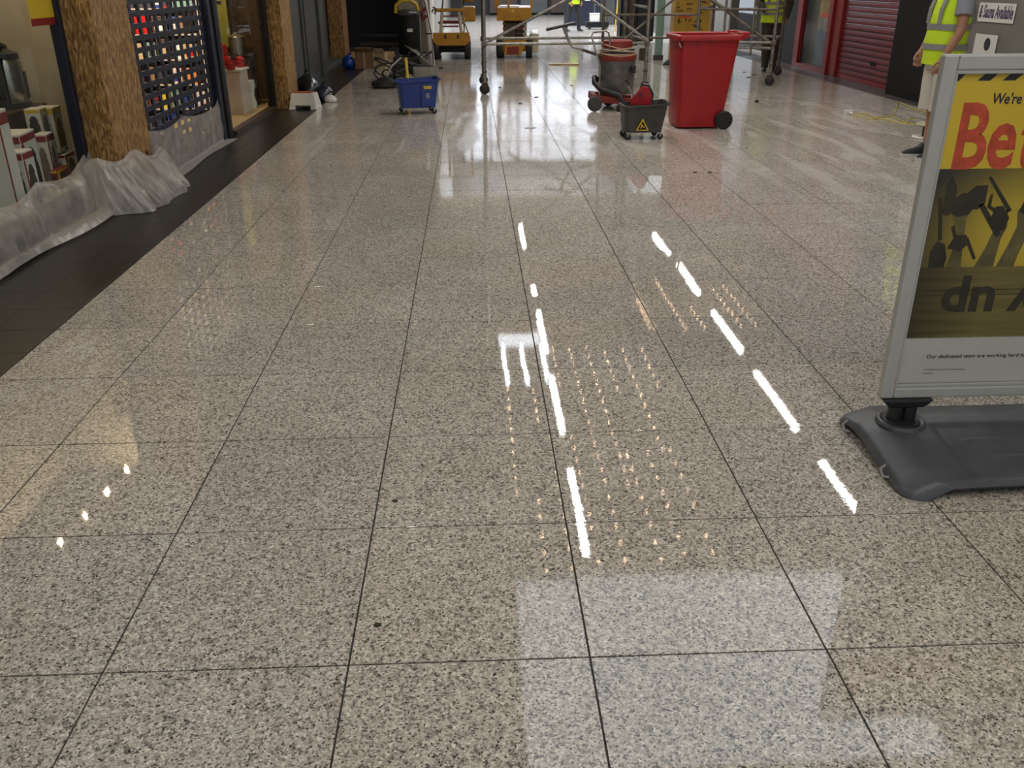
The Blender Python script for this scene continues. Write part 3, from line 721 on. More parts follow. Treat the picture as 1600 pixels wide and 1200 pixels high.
# ------------------------------------------------------------------ right side: red shutter, red window
rs = thing('roller_shutter', 'red horizontal slatted roller shutter on the right', 'shutter', (6.34, 13.38, 0))
sl = MB(); pr = [(0, 0), (-.010, .006), (-.022, .012), (-.018, .045), (-.008, .078), (0, .084)]
sl.prism([(p[0], p[1]) for p in pr] + [(.006, .084), (.006, 0)], .12, 2.50, 'y')
slm = sl.mesh('slat', M['reddk'])
for i in range(28): link('slat', slm, rs, (0, 0, .07 + i * .0885))
MB().box((-.02, .12, 0), (.012, 2.5, .07)).build('bottom_rail', M['red'], rs, bevel=.004)
MB().box((-.08, 0, 0), (.03, .13, 2.6)).build('side_guide', M['red'], rs, bevel=.008)
MB().box((-.06, 2.5, 0), (.03, 2.95, 2.6)).build('side_guide', M['red'], rs, bevel=.008)
MB().box((-.10, 2.83, 0), (.0, 3.0, 2.6)).build('frame_post', M['red'], rs, bevel=.008)
MB().box((-.028, 1.0, .30), (-.015, 1.16, .36)).build('handle', M['black'], rs, bevel=.004)
w3 = struct('window_3', (6.33, 16.38, 0), 'red framed shop window with faded posters')
MB().box((-.003, .0, .08), (.003, 1.45, 2.5)).build('pane', GLASS, w3)
MB().box((-.05, 0, 0), (.03, 1.7, .08)).build('sill', M['red'], w3)
MB().box((-.05, 1.45, .08), (.03, 1.7, 2.6)).build('window_frame', M['red'], w3)
MB().box((.18, 0, 0), (.2, 1.7, 2.6)).build('inner_panel', M['wallgrey'], w3)
wp = thing('wall_poster', 'tall faded poster, blue below and yellow above, in the red framed window', 'poster', (6.318, 16.42, .12))
MB().box((0, 0, 0), (.004, .62, .58)).build('blue_sheet', mat('faded_blue_print', (.12, .15, .19), .5, var=.3, scale=4), wp)
MB().box((0, 0, .58), (.004, .62, .82)).build('pale_sheet', mat('pale_print', (.24, .21, .19), .5, var=.3, scale=6), wp)
MB().box((0, 0, .82), (.004, .62, 1.4)).build('yellow_sheet', mat('dull_yellow_print', (.28, .19, .06), .5, var=.5, scale=7), wp)
MB().box((-.002, .1, .80), (.001, .5, .88)).build('orange_print', M['posterred'], wp)
# signs on the right grey wall
sa = thing('wall_sign', 'white sign reading & Sauna Available on the grey wall behind the man', 'sign', (6.312, 11.60, 1.06))
MB().box((-.006, -.80, 0), (0, 0, .215)).build('sign_board', M['paper'], sa)
text('lettering', '& Sauna Available', 0.20, M['navyink'], sa, (-.008, -.03, .05), (PI / 2, 0, -PI / 2), off=.005, width=.74, shear=.1)
sc_ = thing('wall_notice', 'white notice with a dark oval below the sauna sign', 'notice', (6.312, 11.55, .68))
MB().box((-.006, -.50, 0), (0, 0, .24)).build('notice_sheet', M['paper'], sc_)
MB().lathe([(.06, 0), (.06, .002)], 24, (-.0075, -.30, .13), T=Matrix.Rotation(PI / 2, 4, 'Y') @ Matrix.Diagonal((1.25, 1.15, 1, 1))).build('printed_oval', M['ink'], sc_)
ct = thing('side_counter', 'pale counter ledge low on the grey wall behind the sign', 'counter', (6.22, 10.9, 0))
MB().box((-.10, -.9, .66), (.10, .18, .72)).build('counter_top', M['posterwhite'], ct, bevel=.006)
MB().box((-.06, -.88, 0), (.10, .16, .66)).build('counter_front', M['wallgrey'], ct)

# ------------------------------------------------------------------ pavement sign
sg = thing('pavement_sign', 'large silver framed poster sign on a slate blue base at the right', 'sign', (1.42, 2.745, 0))
FWd, z0, z1 = .92, .19, 1.333
def bar(name, a, b, axis):
    w = .045
    mb = MB()
    if axis == 'v':
        x0, x1 = a; mb.hexa([(x0, .0, z0), (x1, 0, z0), (x1, .034, z0), (x0, .034, z0)], [(x0, 0, z1), (x1, 0, z1), (x1, .034, z1), (x0, .034, z1)])
    else: mb.box((.045, 0, a[0]), (FWd - .045, .034, a[1]))
    return mb.build(name, M['alu'], sg, bevel=.006)
bar('frame_side', (0, .045), None, 'v'); bar('frame_side', (FWd - .045, FWd), None, 'v')
bar('frame_top', (z1 - .045, z1), None, 'h'); bar('frame_bottom', (z0, z0 + .04), None, 'h')
ib = MB()
for a, b in (((.045, .004, z0 + .040), (FWd - .045, .014, z0 + .052)), ((.045, .004, z1 - .056), (FWd - .045, .014, z1 - .045)), ((.045, .004, z0 + .052), (.052, .014, z1 - .056)), ((FWd - .052, .004, z0 + .052), (FWd - .045, .014, z1 - .056))): ib.box(a, b)
ib.build('inner_rim', M['alu'], sg, bevel=.002)
MB().box((.045, .022, z0 + .04), (FWd - .045, .030, z1 - .045)).build('back_panel', M['posterwhite'], sg)
pf = thing  # poster sheet, local frame of the sign: x = world x - 1.42
YP = .018
sheet_p = MB().box((.05, YP, z0 + .05), (FWd - .05, YP + .003, z1 - .052)).build('poster_sheet', M['posterwhite'], sg)
def flat(name, polys, m, lay, parent=sheet_p):
    for p in polys: o = MB().prism([(a - 1.42, b) for a, b in p], YP - .0004 * lay - .0003, YP - .0004 * lay, 'y').build(name, m, parent)
    return o
flat('yellow_print', [[(1.472, .990), (2.288, .990), (2.288, 1.282), (1.472, 1.282)]], M['posteryellow'], 1)
def photo_mat():
    m, nt, b = newmat('poster_photo_background'); L = nt.links.new
    tc = N(nt, 'ShaderNodeTexCoord'); mp = N(nt, 'ShaderNodeMapping'); mp.inputs['Location'].default_value = (-.42, 0, -.72); mp.inputs['Scale'].default_value = (2.3, 0, 3.2)
    L(tc.outputs['Object'], mp.inputs[0]); 
    gr = N(nt, 'ShaderNodeTexGradient', gradient_type='SPHERICAL')
    sub = N(nt, 'ShaderNodeVectorMath', operation='SUBTRACT'); sub.inputs[1].default_value = (.40, 0, .76)
    L(tc.outputs['Object'], sub.inputs[0]); sc = N(nt, 'ShaderNodeVectorMath', operation='MULTIPLY'); sc.inputs[1].default_value = (2.5, 0, 3.0); L(sub.outputs[0], sc.inputs[0]); L(sc.outputs[0], gr.inputs[0])
    r = ramp(nt, [(0.0, (.035, .032, .022)), (.22, (.14, .11, .025)), (.6, (.46, .34, .035)), (1, (.62, .45, .04))]); L(gr.outputs['Fac'], r.inputs[0]); L(r.outputs[0], b.inputs['Base Color'])
    b.inputs['Roughness'].default_value = .3; return m
flat('photo_print', [[(1.472, .665), (2.288, .665), (2.288, .990), (1.472, .990)]], photo_mat(), 1)
# lower crate band with serrated lower edge
ser = [(1.472, .665), (1.472, .415)]; xx = 1.472
while xx < 2.28: ser += [(xx + .005, .409), (xx + .01, .415)]; xx += .01
ser += [(2.288, .415), (2.288, .665)]
def crate_mat():
    m, nt, b = newmat('poster_crate_print'); L = nt.links.new
    tc = N(nt, 'ShaderNodeTexCoord'); mp = N(nt, 'ShaderNodeMapping'); mp.inputs['Scale'].default_value = (1.5, 1, 40); L(tc.outputs['Object'], mp.inputs[0])
    n = N(nt, 'ShaderNodeTexNoise'); n.inputs['Scale'].default_value = 1.5; L(mp.outputs[0], n.inputs[0])
    r = ramp(nt, [(.3, (.11, .09, .028)), (.7, (.20, .16, .045))]); L(n.outputs['Fac'], r.inputs[0])
    sp = N(nt, 'ShaderNodeSeparateXYZ'); L(tc.outputs['Object'], sp.inputs[0])
    mr = N(nt, 'ShaderNodeMapRange'); mr.inputs[1].default_value = .05; mr.inputs[2].default_value = .30; mr.inputs[3].default_value = .25; mr.inputs[4].default_value = 1; L(sp.outputs[0], mr.inputs[0])
    mx = N(nt, 'ShaderNodeMix', data_type='RGBA', blend_type='MULTIPLY'); mx.inputs[0].default_value = 1; L(r.outputs[0], mx.inputs[6]); L(mr.outputs[0], mx.inputs[7]); L(mx.outputs[2], b.inputs['Base Color'])
    b.inputs['Roughness'].default_value = .3; return m
flat('crate_print', [ser], crate_mat(), 1)
flat('crate_joint', [[(1.50, .583), (2.288, .583), (2.288, .586), (1.50, .586)], [(1.48, .567), (2.288, .566), (2.288, .569), (1.48, .569)]], M['handdk'], 2)
# hazard stripes
st = []
for i in range(12):
    a = 1.478 + i * .079
    st.append([(a + .018 - .034, 1.256), (a + .018 + .006, 1.256), (min(a + .052, 2.288), 1.282), (min(a + .012, 2.288), 1.282)] if i else [(1.472, 1.256), (1.484, 1.256), (1.506, 1.282), (1.472, 1.282)])
flat('hazard_stripe', st, M['posterblk'], 2)
text('lettering', "We're", .045, M['ink'], sheet_p, (1.60 - 1.42, YP - .0012, 1.188), off=.0008, shear=.1, width=.093)
text('lettering', "Be", .28, M['posterred'], sheet_p, (1.504 - 1.42, YP - .0012, .995), off=.0065, width=.194)
text('lettering', "tter", .28, M['posterred'], sheet_p, (1.722 - 1.42, YP - .0012, .995), off=.006, width=.27)
text('lettering', "way up", .175, M['handdk'], sheet_p, (2.115 - 1.42, YP - .0015, .590), (PI / 2, PI, 0), off=.005, width=.55)
text('lettering', "Our dedicated team are working hard to make Ealing Broadway even better", .019, M['ink'], sheet_p, (1.562 - 1.42, YP - .0012, .336), width=.66, shear=.1)
flat('small_print', [[(1.564, .291), (1.71, .289), (1.71, .293), (1.564, .295)], [(1.562, .276), (1.60, .276), (1.60, .280), (1.562, .280)]], M['band'], 2)
# raised hands holding tools, as flat print
arms = [[(1.565, .665), (1.578, .74), (1.575, .80), (1.555, .83), (1.545, .86), (1.552, .90), (1.585, .905), (1.612, .89), (1.615, .86), (1.60, .83), (1.605, .76), (1.615, .665)],
        [(1.66, .665), (1.685, .73), (1.70, .79), (1.68, .83), (1.685, .865), (1.712, .872), (1.735, .84), (1.742, .80), (1.730, .76), (1.725, .665)],
        [(1.735, .665), (1.76, .74), (1.775, .80), (1.765, .85), (1.785, .885), (1.83, .88), (1.835, .83), (1.82, .78), (1.80, .70), (1.795, .665)],
        [(1.85, .665), (1.865, .74), (1.86, .80), (1.875, .84), (1.91, .83), (1.915, .76), (1.93, .665)], [(1.98, .665), (1.99, .76), (1.97, .82), (2.0, .87), (2.04, .86), (2.05, .78), (2.06, .665)], [(2.12, .665), (2.13, .74), (2.12, .80), (2.15, .83), (2.19, .80), (2.19, .665)]]
flat('printed_arm', arms, M['handmid'], 2)
fists = [[(1.545, .845), (1.548, .895), (1.575, .915), (1.612, .90), (1.618, .865), (1.60, .84), (1.57, .835)], [(1.682, .83), (1.690, .868), (1.715, .868), (1.742, .83), (1.735, .79), (1.712, .78)], [(1.555, .73), (1.575, .775), (1.612, .775), (1.625, .745), (1.60, .72)], [(1.77, .85), (1.78, .888), (1.82, .888), (1.835, .85), (1.81, .83)], [(1.505, .665), (1.500, .72), (1.517, .755), (1.545, .745), (1.56, .70), (1.557, .665)]]
flat('printed_fist', fists, M['handdk'], 3)
tools = [[(1.515, .845), (1.513, .94), (1.525, .965), (1.548, .93), (1.55, .86), (1.535, .84)],              # trowel / brush head
         [(1.494, .90), (1.506, .90), (1.532, .76), (1.520, .755)],                                           # spade handle
         [(1.585, .865), (1.588, .915), (1.608, .935), (1.648, .937), (1.650, .88), (1.628, .858)],             # mallet head
         [(1.63, .872), (1.645, .880), (1.728, .775), (1.712, .765)],                                          # mallet handle
         [(1.643, .962), (1.652, .965), (1.745, .855), (1.733, .848)], [(1.662, .905), (1.670, .91), (1.672, .87), (1.700, .855), (1.733, .856), (1.735, .846), (1.697, .842), (1.660, .866)],  # saw frame
         [(1.555, .80), (1.565, .81), (1.578, .775), (1.62, .765), (1.66, .695), (1.652, .69), (1.612, .755), (1.57, .765)],
         [(1.80, .89), (1.812, .89), (1.835, .97), (1.82, .975)], [(1.88, .84), (1.893, .84), (1.905, .95), (1.870, .95)], [(2.0, .87), (2.015, .87), (2.05, .965), (2.0, .955)]]
flat('printed_tool', tools, M['handdk'], 4)
# support brackets, posts
def sup(xc):
    MB().hexa([(xc - .062, -.012, .158), (xc + .062, -.012, .158), (xc + .062, .048, .158), (xc - .062, .048, .158)], [(xc - .092, -.02, .190), (xc + .092, -.02, .190), (xc + .092, .056, .190), (xc - .092, .056, .190)]).build('clamp', M['blkplastic'], sg, bevel=.006)
    MB().cyl((xc - .026, .017, .055), (xc - .026, .017, .16), .026, 16).build('support_post', M['blkplastic'], sg, smooth=True)
    MB().cyl((xc + .024, .017, .055), (xc + .024, .017, .16), .026, 16).build('support_post', M['blkplastic'], sg, smooth=True)
sup(.095); sup(.825)
# base, a moulded height field
def base_mesh():
    X0, X1, Y0, Y1 = -.055, .975, -.375, .235
    nx, ny = 96, 64; vs = []; fs = []
    def H(x, y):
        u = (x - X0) / (X1 - X0); v = (y - Y0) / (Y1 - Y0)
        du = min(u, 1 - u) * (X1 - X0); dv = min(v, 1 - v) * (Y1 - Y0)
        h = .056 + .044 * min(1, min(v / .60, (1 - v) / .28))
        h -= .040 * (1 - min(1, du / .105))
        e = min(du, dv)
        if e < .03: h -= .016 * (1 - math.sqrt(max(0, 1 - (1 - e / .03) ** 2)))
        if du > .235 and .07 < v < .585: h -= .008 * min(1, (du - .235) / .008) * min(1, (.585 - v) / .02)
        if du > .32 and (abs(v - .42) < .010 or abs(v - .27) < .010): h += .004
        return h
    for i in range(nx + 1):
        for j in range(ny + 1):
            u, v = i / nx, j / ny
            y = Y0 + (Y1 - Y0) * v
            # plan: bowed long edges, end tips swept out towards the back
            sx = .0 + .030 * math.sin(PI * v) * 1
            R_ = .075; dyv = min(v, 1 - v) * (Y1 - Y0)
            cr_ = R_ - math.sqrt(max(0, R_ ** 2 - (R_ - dyv) ** 2)) if dyv < R_ else 0
            xa = X0 + cr_; xb = X1 - cr_
            uu = u
            x = xa + (xb - xa) * uu
            bow = .022 * (1 - (2 * u - 1) ** 2)
            y2 = y + bow * (1 - 2 * v)
            # rounded corners
            vs.append((x, y2, H(X0 + (X1 - X0) * u, y)))
    for i in range(nx):
        for j in range(ny):
            a = i * (ny + 1) + j; fs.append((a, a + ny + 1, a + ny + 2, a + 1))
    n0 = len(vs)
    rim = [(i * (ny + 1)) for i in range(nx + 1)] + [nx * (ny + 1) + j for j in range(1, ny + 1)] + [i * (ny + 1) + ny for i in range(nx - 1, -1, -1)] + [j for j in range(ny - 1, 0, -1)]
    low = []
    for k in rim:
        x, y, z = vs[k]; vs.append((x * .97 + .46 * .03, y * .94 - .07 * .06, .024)); low.append(len(vs) - 1)
    for q in range(len(rim)):
        r2 = (q + 1) % len(rim); fs.append((rim[q], low[q], low[r2], rim[r2]))
    fs.append(tuple(low))
    mb = MB(); mb.add(vs, fs); return mb
base_mesh().build('base', M['basegrey'], sg, smooth=True)
for xc in (.095, .825):
    MB().lathe([(.058, .0885), (.068, .096), (.074, .100), (.082, .0985), (.088, .088)], 32, (xc, .012, .004), cap=False).build('socket_rim', M['basegrey'], sg, smooth=True)
    MB().lathe([(.0, .1005), (.058, .1005), (.064, .098)], 28, (xc, .012, .003)).build('socket_floor', M['rubber'], sg)
for (xx, yy) in ((.09, -.325), (.85, -.325), (.07, .19), (.85, .19)):
    MB().cyl((xx - .02, yy, .018), (xx + .02, yy, .018), .018, 14).build('wheel', M['bkt'], sg, smooth=True)
lp_ = MB()
for yy in (.10, -.23): lp_.tube([(-.052, yy + .012, .05), (-.068, yy + .012, .035), (-.068, yy - .01, .018), (-.05, yy - .02, .02)], .005, 7)
lp_.build('cord_loop', M['band'], sg, smooth=True)

# ------------------------------------------------------------------ wheelie bin
wb = thing('wheelie_bin', 'open red wheelie bin standing right of the dark mop bucket', 'bin', (2.62, 10.43, 0), 0.02)
def ring(x0, x1, y0, y1, z, r=.05, n=4):
    pts = []
    for cx, cy, a0 in ((x1 - r, y1 - r, 0), (x0 + r, y1 - r, PI / 2), (x0 + r, y0 + r, PI), (x1 - r, y0 + r, 1.5 * PI)):
        for k in range(n + 1):
            a = a0 + PI / 2 * k / n; pts.append((cx + r * math.cos(a), cy + r * math.sin(a), z))
    return pts
def rings(mb, rs_, mi=0, capb=True, capt=False):
    n = len(rs_[0]); vs = [p for r in rs_ for p in r]; fs = []
    for i in range(len(rs_) - 1):
        for j in range(n): fs.append((i * n + j, i * n + (j + 1) % n, (i + 1) * n + (j + 1) % n, (i + 1) * n + j))
    if capb: fs.append(tuple(range(n - 1, -1, -1)))
    if capt: fs.append(tuple((len(rs_) - 1) * n + j for j in range(n)))
    return mb.add(vs, fs, mi)
B = MB()
outer = [ring(-.31, .19, -.24, .24, .02), ring(-.318, .205, -.25, .25, .10), ring(-.345, .30, -.285, .285, .88), ring(-.348, .305, -.285, .285, .93)]
inner = [ring(-.335, .292, -.27, .27, .99), ring(-.333, .288, -.27, .27, .93), ring(-.305, .19, -.235, .235, .06)]
rings(B, outer + [ring(-.352, .31, -.29, .29, .985), ring(-.345, .302, -.282, .282, .995)] + inner, 0, True, True)
B.build('bin_body', M['binred'], wb, smooth=True)
rm = MB(); rings(rm, [ring(-.352, .312, -.29, .29, .935), ring(-.385, .35, -.32, .32, .94), ring(-.388, .352, -.322, .322, .985), ring(-.375, .34, -.31, .31, 1.0), ring(-.35, .31, -.288, .288, .997)], 0, False, False)
rm.build('rim', M['binred'], wb, smooth=True)
hb = MB().tube([(.40, -.20, 1.0), (.40, .20, 1.0)], .022, 12)
for s in (-1, 1): hb.box((.30, s * .20 - .035, .955), (.42, s * .20 + .035, 1.02))
hb.build('handle', M['binred'], wb, bevel=.008)
rb = MB()
for xx in (-.16, -.02): rb.box((xx, -.288, .84), (xx + .006, -.284, .93))
rb.build('rib', M['red'], wb)
for s in (-1, 1):
    w = MB().lathe([(.03, -.03), (.09, -.03), (.10, -.02), (.10, .02), (.09, .03), (.03, .03)], 28, (.205, s * .27, .10), T=Matrix.Rotation(PI / 2, 4, 'X')).build('wheel', M['rubber'], wb, smooth=True)
MB().cyl((.205, -.26, .10), (.205, .26, .10), .012, 10).build('axle', M['steel'], wb)
MB().tube([(-.355, -.25, .97), (-.36, -.28, .90), (-.345, -.30, .87)], .008, 8).build('rim_hook', M['steel'], wb, smooth=True)

# ------------------------------------------------------------------ castor helper
def castor(parent, x, y, r=.035, z=0, m=M['rubber']):
    c = MB().lathe([(r * .3, -.012), (r * .9, -.012), (r, -.006), (r, .006), (r * .9, .012), (r * .3, .012)], 18, (x, y, z + r), T=Matrix.Rotation(PI / 2, 4, 'X')).build('castor_wheel', m, parent, smooth=True)
    MB().box((x - .008, y - .018, z + r), (x + .008, y - .014, z + 2.2 * r)).box((x - .008, y + .014, z + r), (x + .008, y + .018, z + 2.2 * r)).box((x - .016, y - .018, z + 2.2 * r), (x + .016, y + .018, z + 2.4 * r)).build('fork', M['steel'], c)
def bucket(loc, rz, m, s=1.0, label='', name='mop_bucket', w=.46, d=.34, h=.27, lift=.075):
    t = thing(name, label, 'bucket', loc, rz)
    b = MB(); a, c = w / 2, d / 2
    rings(b, [ring(-a * .84, a * .82, -c * .8, c * .8, lift), ring(-a * .93, a * .92, -c * .92, c * .92, lift + h * .85), ring(-a * .95, a * .96, -c * .95, c * .95, lift + h),
              ring(-a * .92, a * .93, -c * .92, c * .92, lift + h), ring(-a * .80, a * .80, -c * .77, c * .77, lift + .02)], 0, True, True)
    # pouring spout lifted at +x end
    for v in b.v:
        if v.z > lift + h * .8 and v.x > a * .45: v.z += (v.x - a * .45) * .22; v.x += .02
    b.build('bucket_body', m, t, smooth=True)
    r = MB(); rings(r, [ring(-a * .96, a * .97, -c * .96, c * .96, lift + h - .025), ring(-a * 1.02, a * 1.03, -c * 1.03, c * 1.03, lift + h - .02), ring(-a * 1.02, a * 1.03, -c * 1.03, c * 1.03, lift + h), ring(-a * .95, a * .96, -c * .95, c * .95, lift + h + .002)], 0, False, False)
    for v in r.v:
        if v.x > a * .45: v.z += (v.x - a * .45) * .22; v.x += .02
    r.build('rim', m, t, smooth=True)
    for sx in (-1, 1):
        for sy in (-1, 1): castor(t, sx * a * .74, sy * c * .72, .033)
    return t
# dark bucket with wringer and warning triangle
b1 = bucket((1.80, 9.62, 0), 0.04, M['bkt'], label='charcoal mop bucket with yellow warning triangle and red wringer', w=.47, d=.36, h=.275)
tri = MB().prism([(-.10, .10), (.04, .10), (-.03, .225)], -.178, -.172).build('warning_triangle', M['ylw'], b1)
MB().prism([(-.078, .112), (.018, .112), (-.03, .198)], -.1795, -.178).build('triangle_field', M['black'], tri)
MB().prism([(-.046, .165), (-.036, .172), (-.030, .160), (-.012, .142), (-.004, .128), (-.014, .128), (-.03, .14), (-.05, .122), (-.056, .128), (-.042, .148)], -.181, -.1795).build('slipping_figure', M['ylw'], tri)
wr = MB().prism([(-.14, .34), (.085, .34), (.09, .43), (.045, .52), (-.02, .53), (-.07, .47), (-.14, .40)], -.02, .0)
wr.build('wringer_panel', M['binred'], b1, bevel=.005)
MB().prism([(.0, .36), (.11, .36), (.115, .45), (.065, .54), (.0, .55)], .005, .16).build('wringer_body', M['blkplastic'], b1, bevel=.008)
MB().box((-.06, -.022, .43), (-.015, -.020, .44)).box((-.06, -.022, .45), (-.005, -.020, .458)).box((-.06, -.022, .415), (-.01, -.020, .424)).build('small_print', M['ink'], b1)
MB().tube([(-.10, -.01, .42), (-.16, -.01, .53), (-.18, -.01, .56)], [.008, .009, .016], 8).build('wringer_lever', M['steel'], b1, smooth=True)
MB().tube([(-.165, -.01, .54), (-.20, -.01, .60)], .016, 8).build('lever_grip', M['blkplastic'], b1, smooth=True)
# blue bucket
b2 = bucket((-.70, 11.75, 0), .18, M['blue'], label='blue wheeled mop bucket in front of the floor machine', w=.52, d=.40, h=.32, lift=.08)
MB().box((.06, -.206, .31), (.16, -.196, .345)).build('yellow_label', M['ylw'], b2, bevel=.003)
MB().box((.09, -.199, .20), (.13, -.190, .26)).build('grey_mark', M['band'], b2)
MB().box((.03, -.192, .10), (.20, -.182, .36)).build('side_panel', M['blue'], b2, bevel=.006)
MB().tube([(-.03, .02, .20), (-.05, .25, .44)], .012, 8).build('mop_stub', M['steel'], b2)

# ------------------------------------------------------------------ red based drum vacuum
vc = thing('drum_vacuum', 'wet and dry drum vacuum with red head and red base behind the mop bucket', 'vacuum', (1.88, 12.0, 0))
MB().lathe([(.215, .20), (.225, .22), (.235, .50), (.235, .62), (.225, .63)], 32).build('drum', M['vac'], vc, smooth=True)
MB().lathe([(.236, .60), (.245, .61), (.245, .665), (.232, .68)], 32).build('clamp_ring', M['dusred'], vc, smooth=True)
MB().lathe([(.215, .675), (.215, .74), (.20, .75)], 28).build('motor_collar', M['bkt'], vc, smooth=True)
MB().lathe([(.185, .74), (.195, .75), (.185, .835), (.17, .845)], 28).build('motor_head', M['dusred'], vc, smooth=True)
cb = MB()
for q, (r, z, tz) in enumerate(((.225, .70, .02), (.235, .715, -.02), (.222, .73, .03), (.24, .70, -.035))):
    cb.tube([(r * math.cos(a / 24 * 2 * PI) * (1 + .02 * math.sin(a + q)), r * math.sin(a / 24 * 2 * PI), z + tz * math.sin(a / 24 * 2 * PI + q)) for a in range(24)], .007, 6, closed=True)
cb.tube([(-.19, -.12, .80), (-.05, -.2, .76), (.12, -.21, .72), (.2, -.1, .71)], .007, 6)
cb.build('power_cable', M['cable'], vc, smooth=True)
MB().prism([(-.33, .11), (.24, .07), (.24, .14), (-.33, .20)], -.26, -.19).prism([(-.33, .11), (.24, .07), (.24, .14), (-.33, .20)], .19, .26).box((-.33, -.26, .11), (-.27, .26, .20)).build('chassis', M['dusred'], vc, bevel=.008)
for s, wx in ((-1, -.31), (1, -.05)):
    MB().lathe([(.03, -.02), (.085, -.02), (.095, -.01), (.095, .01), (.085, .02), (.03, .02)], 24, (wx, s * .29, .095), T=Matrix.Rotation(PI / 2, 4, 'X')).build('rear_wheel', M['bkt'], vc, smooth=True)
for s in (-1, 1): castor(vc, .18, s * .2, .034)
MB().tube([(-.25, -.24, .2), (-.25, -.24, .55), (-.37, -.22, .90), (-.35, -.21, .945), (-.19, -.17, .96), (-.15, -.17, .94), (-.13, -.15, .84), (-.12, -.14, .76)], .012, 10).build('push_handle', M['steel'], vc, smooth=True)
MB().box((.15, -.235, .46), (.21, -.16, .55)).build('clip', M['blkplastic'], vc, bevel=.006)
MB().tube([(-.235, .0, .36), (-.30, -.1, .40), (-.31, -.18, .34), (-.25, -.24, .28), (-.12, -.26, .24), (.0, -.28, .20), (.06, -.30, .10)], .034, 12).build('suction_hose', M['blkplastic'], vc, smooth=True)
MB().box((-.02, -.34, .0), (.16, -.24, .07)).build('floor_nozzle', M['rubber'], vc, bevel=.01)
# squeegee handle leaning across
sq = thing('floor_squeegee', 'bent steel floor tool with black grip leaning on the vacuum drum', 'tool', (1.30, 11.8, .68))
MB().tube([(.36, -.02, -.02), (.10, 0, .06), (-.03, 0, .10), (-.08, 0, .18), (-.14, 0, .33)], [.014, .014, .015, .018, .024], 10).build('tool_pipe', M['tube'], sq, smooth=True)
MB().tube([(-.36, 0, .30), (.0, 0, .375)], .020, 10).build('grip_bar', M['blkplastic'], sq, smooth=True)
MB().cyl((.10, 0, .062), (.36, -.02, -.018), .019, 10).build('pipe_sleeve', M['brown'], sq, smooth=True)

# ------------------------------------------------------------------ scaffold towers
def tower(label, loc, rz, w, d, zs, h=3.6, diag=True, castors=True):
    t = thing('scaffold_tower', label, 'scaffold', loc, rz)
    for (x, y, dk) in ((0, 0, 0), (w, 0, 0), (0, d, 1), (w, d, 1)):
        p = MB().cyl((x, y, .13), (x, y, h), .0255, 12)
        pz = p.build('upright', M['tube'] if not dk else M['tubedk'], t, smooth=True)
        MB().cyl((x, y, .30), (x, y, .335), .036, 12).cyl((x, y, .44), (x, y, .465), .034, 12).build('collar', M['tubedk'], pz)
        castor_ = MB().lathe([(.02, -.022), (.065, -.022), (.072, -.012), (.072, .012), (.065, .022), (.02, .022)], 20, (x, y, .072), T=Matrix.Rotation(PI / 2, 4, 'X')).build('castor_wheel', M['rubber'], t, smooth=True)
        MB().prism([(x - .05, .155), (x + .05, .155), (x + .04, .10), (x + .012, .06), (x - .012, .06), (x - .04, .10)], y - .032, y - .026).prism([(x - .05, .155), (x + .05, .155), (x + .04, .10), (x + .012, .06), (x - .012, .06), (x - .04, .10)], y + .026, y + .032).box((x - .045, y - .032, .15), (x + .045, y + .032, .162)).build('castor_fork', M['brown'], castor_)
    for z in zs:
        MB().cyl((0, 0, z), (w, 0, z), .021, 10).build('ledger', M['tube'], t, smooth=True)
        MB().cyl((0, d, z), (w, d, z), .021, 10).build('ledger', M['tube'], t, smooth=True)
        for x in (0, w):
            for k in range(6):
                if z + k * .45 > h - .1: break
                MB().cyl((x, 0, z + .03 + k * .45), (x, d, z + .03 + k * .45), .019, 10).build('rung', M['tube'], t, smooth=True)
    for (x, y) in ((0, 0), (w, 0), (w, d), (0, d)):
        for z in zs:
            MB().box((x - .04, y - .035, z - .035), (x + .04, y + .035, z + .035)).build('coupler', M['tubedk'], t, bevel=.008)
    if diag:
        MB().cyl((0, .03, zs[0]), (w, .03, zs[0] + 1.17), .021, 10).build('brace', M['tube'], t, smooth=True)
        MB().cyl((w, -.03, zs[0] + .03), (0, -.03, zs[0] + 1.62), .021, 10).build('brace', M['tube'], t, smooth=True)
    MB().box((-.0, 0.05, h - .6), (w, d - .05, h - .56)).build('platform', M['timber'], t)
    return t
TW = [tower('wide scaffold tower on castors standing over the drum vacuum', (.19, 13.72, 0), 0, 2.39, 1.36, (.70,)),
tower('narrow scaffold tower at the right with a red forked castor', (3.62, 15.0, 0), math.radians(-22), 1.2, 1.75, (.64,), diag=False)]
towerA, towerB = TW
OA = Vector((2.14 - .19, 14.2 - 13.72, 0))
def pa(mb, name, m, **k): return mb.build(name, m, towerA, loc=OA, **k)
for (x, y) in ((.32, .9), (.42, .9)): pa(MB().cyl((x, y, 0.0), (x, y, 3.0), .03, 12), 'inner_upright', M['tubedk'], smooth=True)
pa(MB().box((-.12, .2, .62), (.42, .24, .74)), 'kick_board', M['olive'])
pa(MB().cyl((-.12, .2, .6), (-.12, .2, 2.2), .022, 10), 'inner_upright', M['tubedk'], smooth=True)
pa(MB().cyl((-.12, .2, 1.06), (1.3, .2, 1.06), .018, 10), 'rail', M['tubedk'], smooth=True)
pa(MB().cyl((-.12, .2, .72), (1.45, .6, .72), .020, 10), 'rail', M['tubedk'], smooth=True)
pa(MB().cyl((.0, .2, .55), (1.05, .25, 1.35), .018, 10), 'brace', M['tubedk'], smooth=True)
pa(MB().box((.42, -.02, .42), (.52, .02, .60)), 'clamp_plate', M['olive'], bevel=.01)
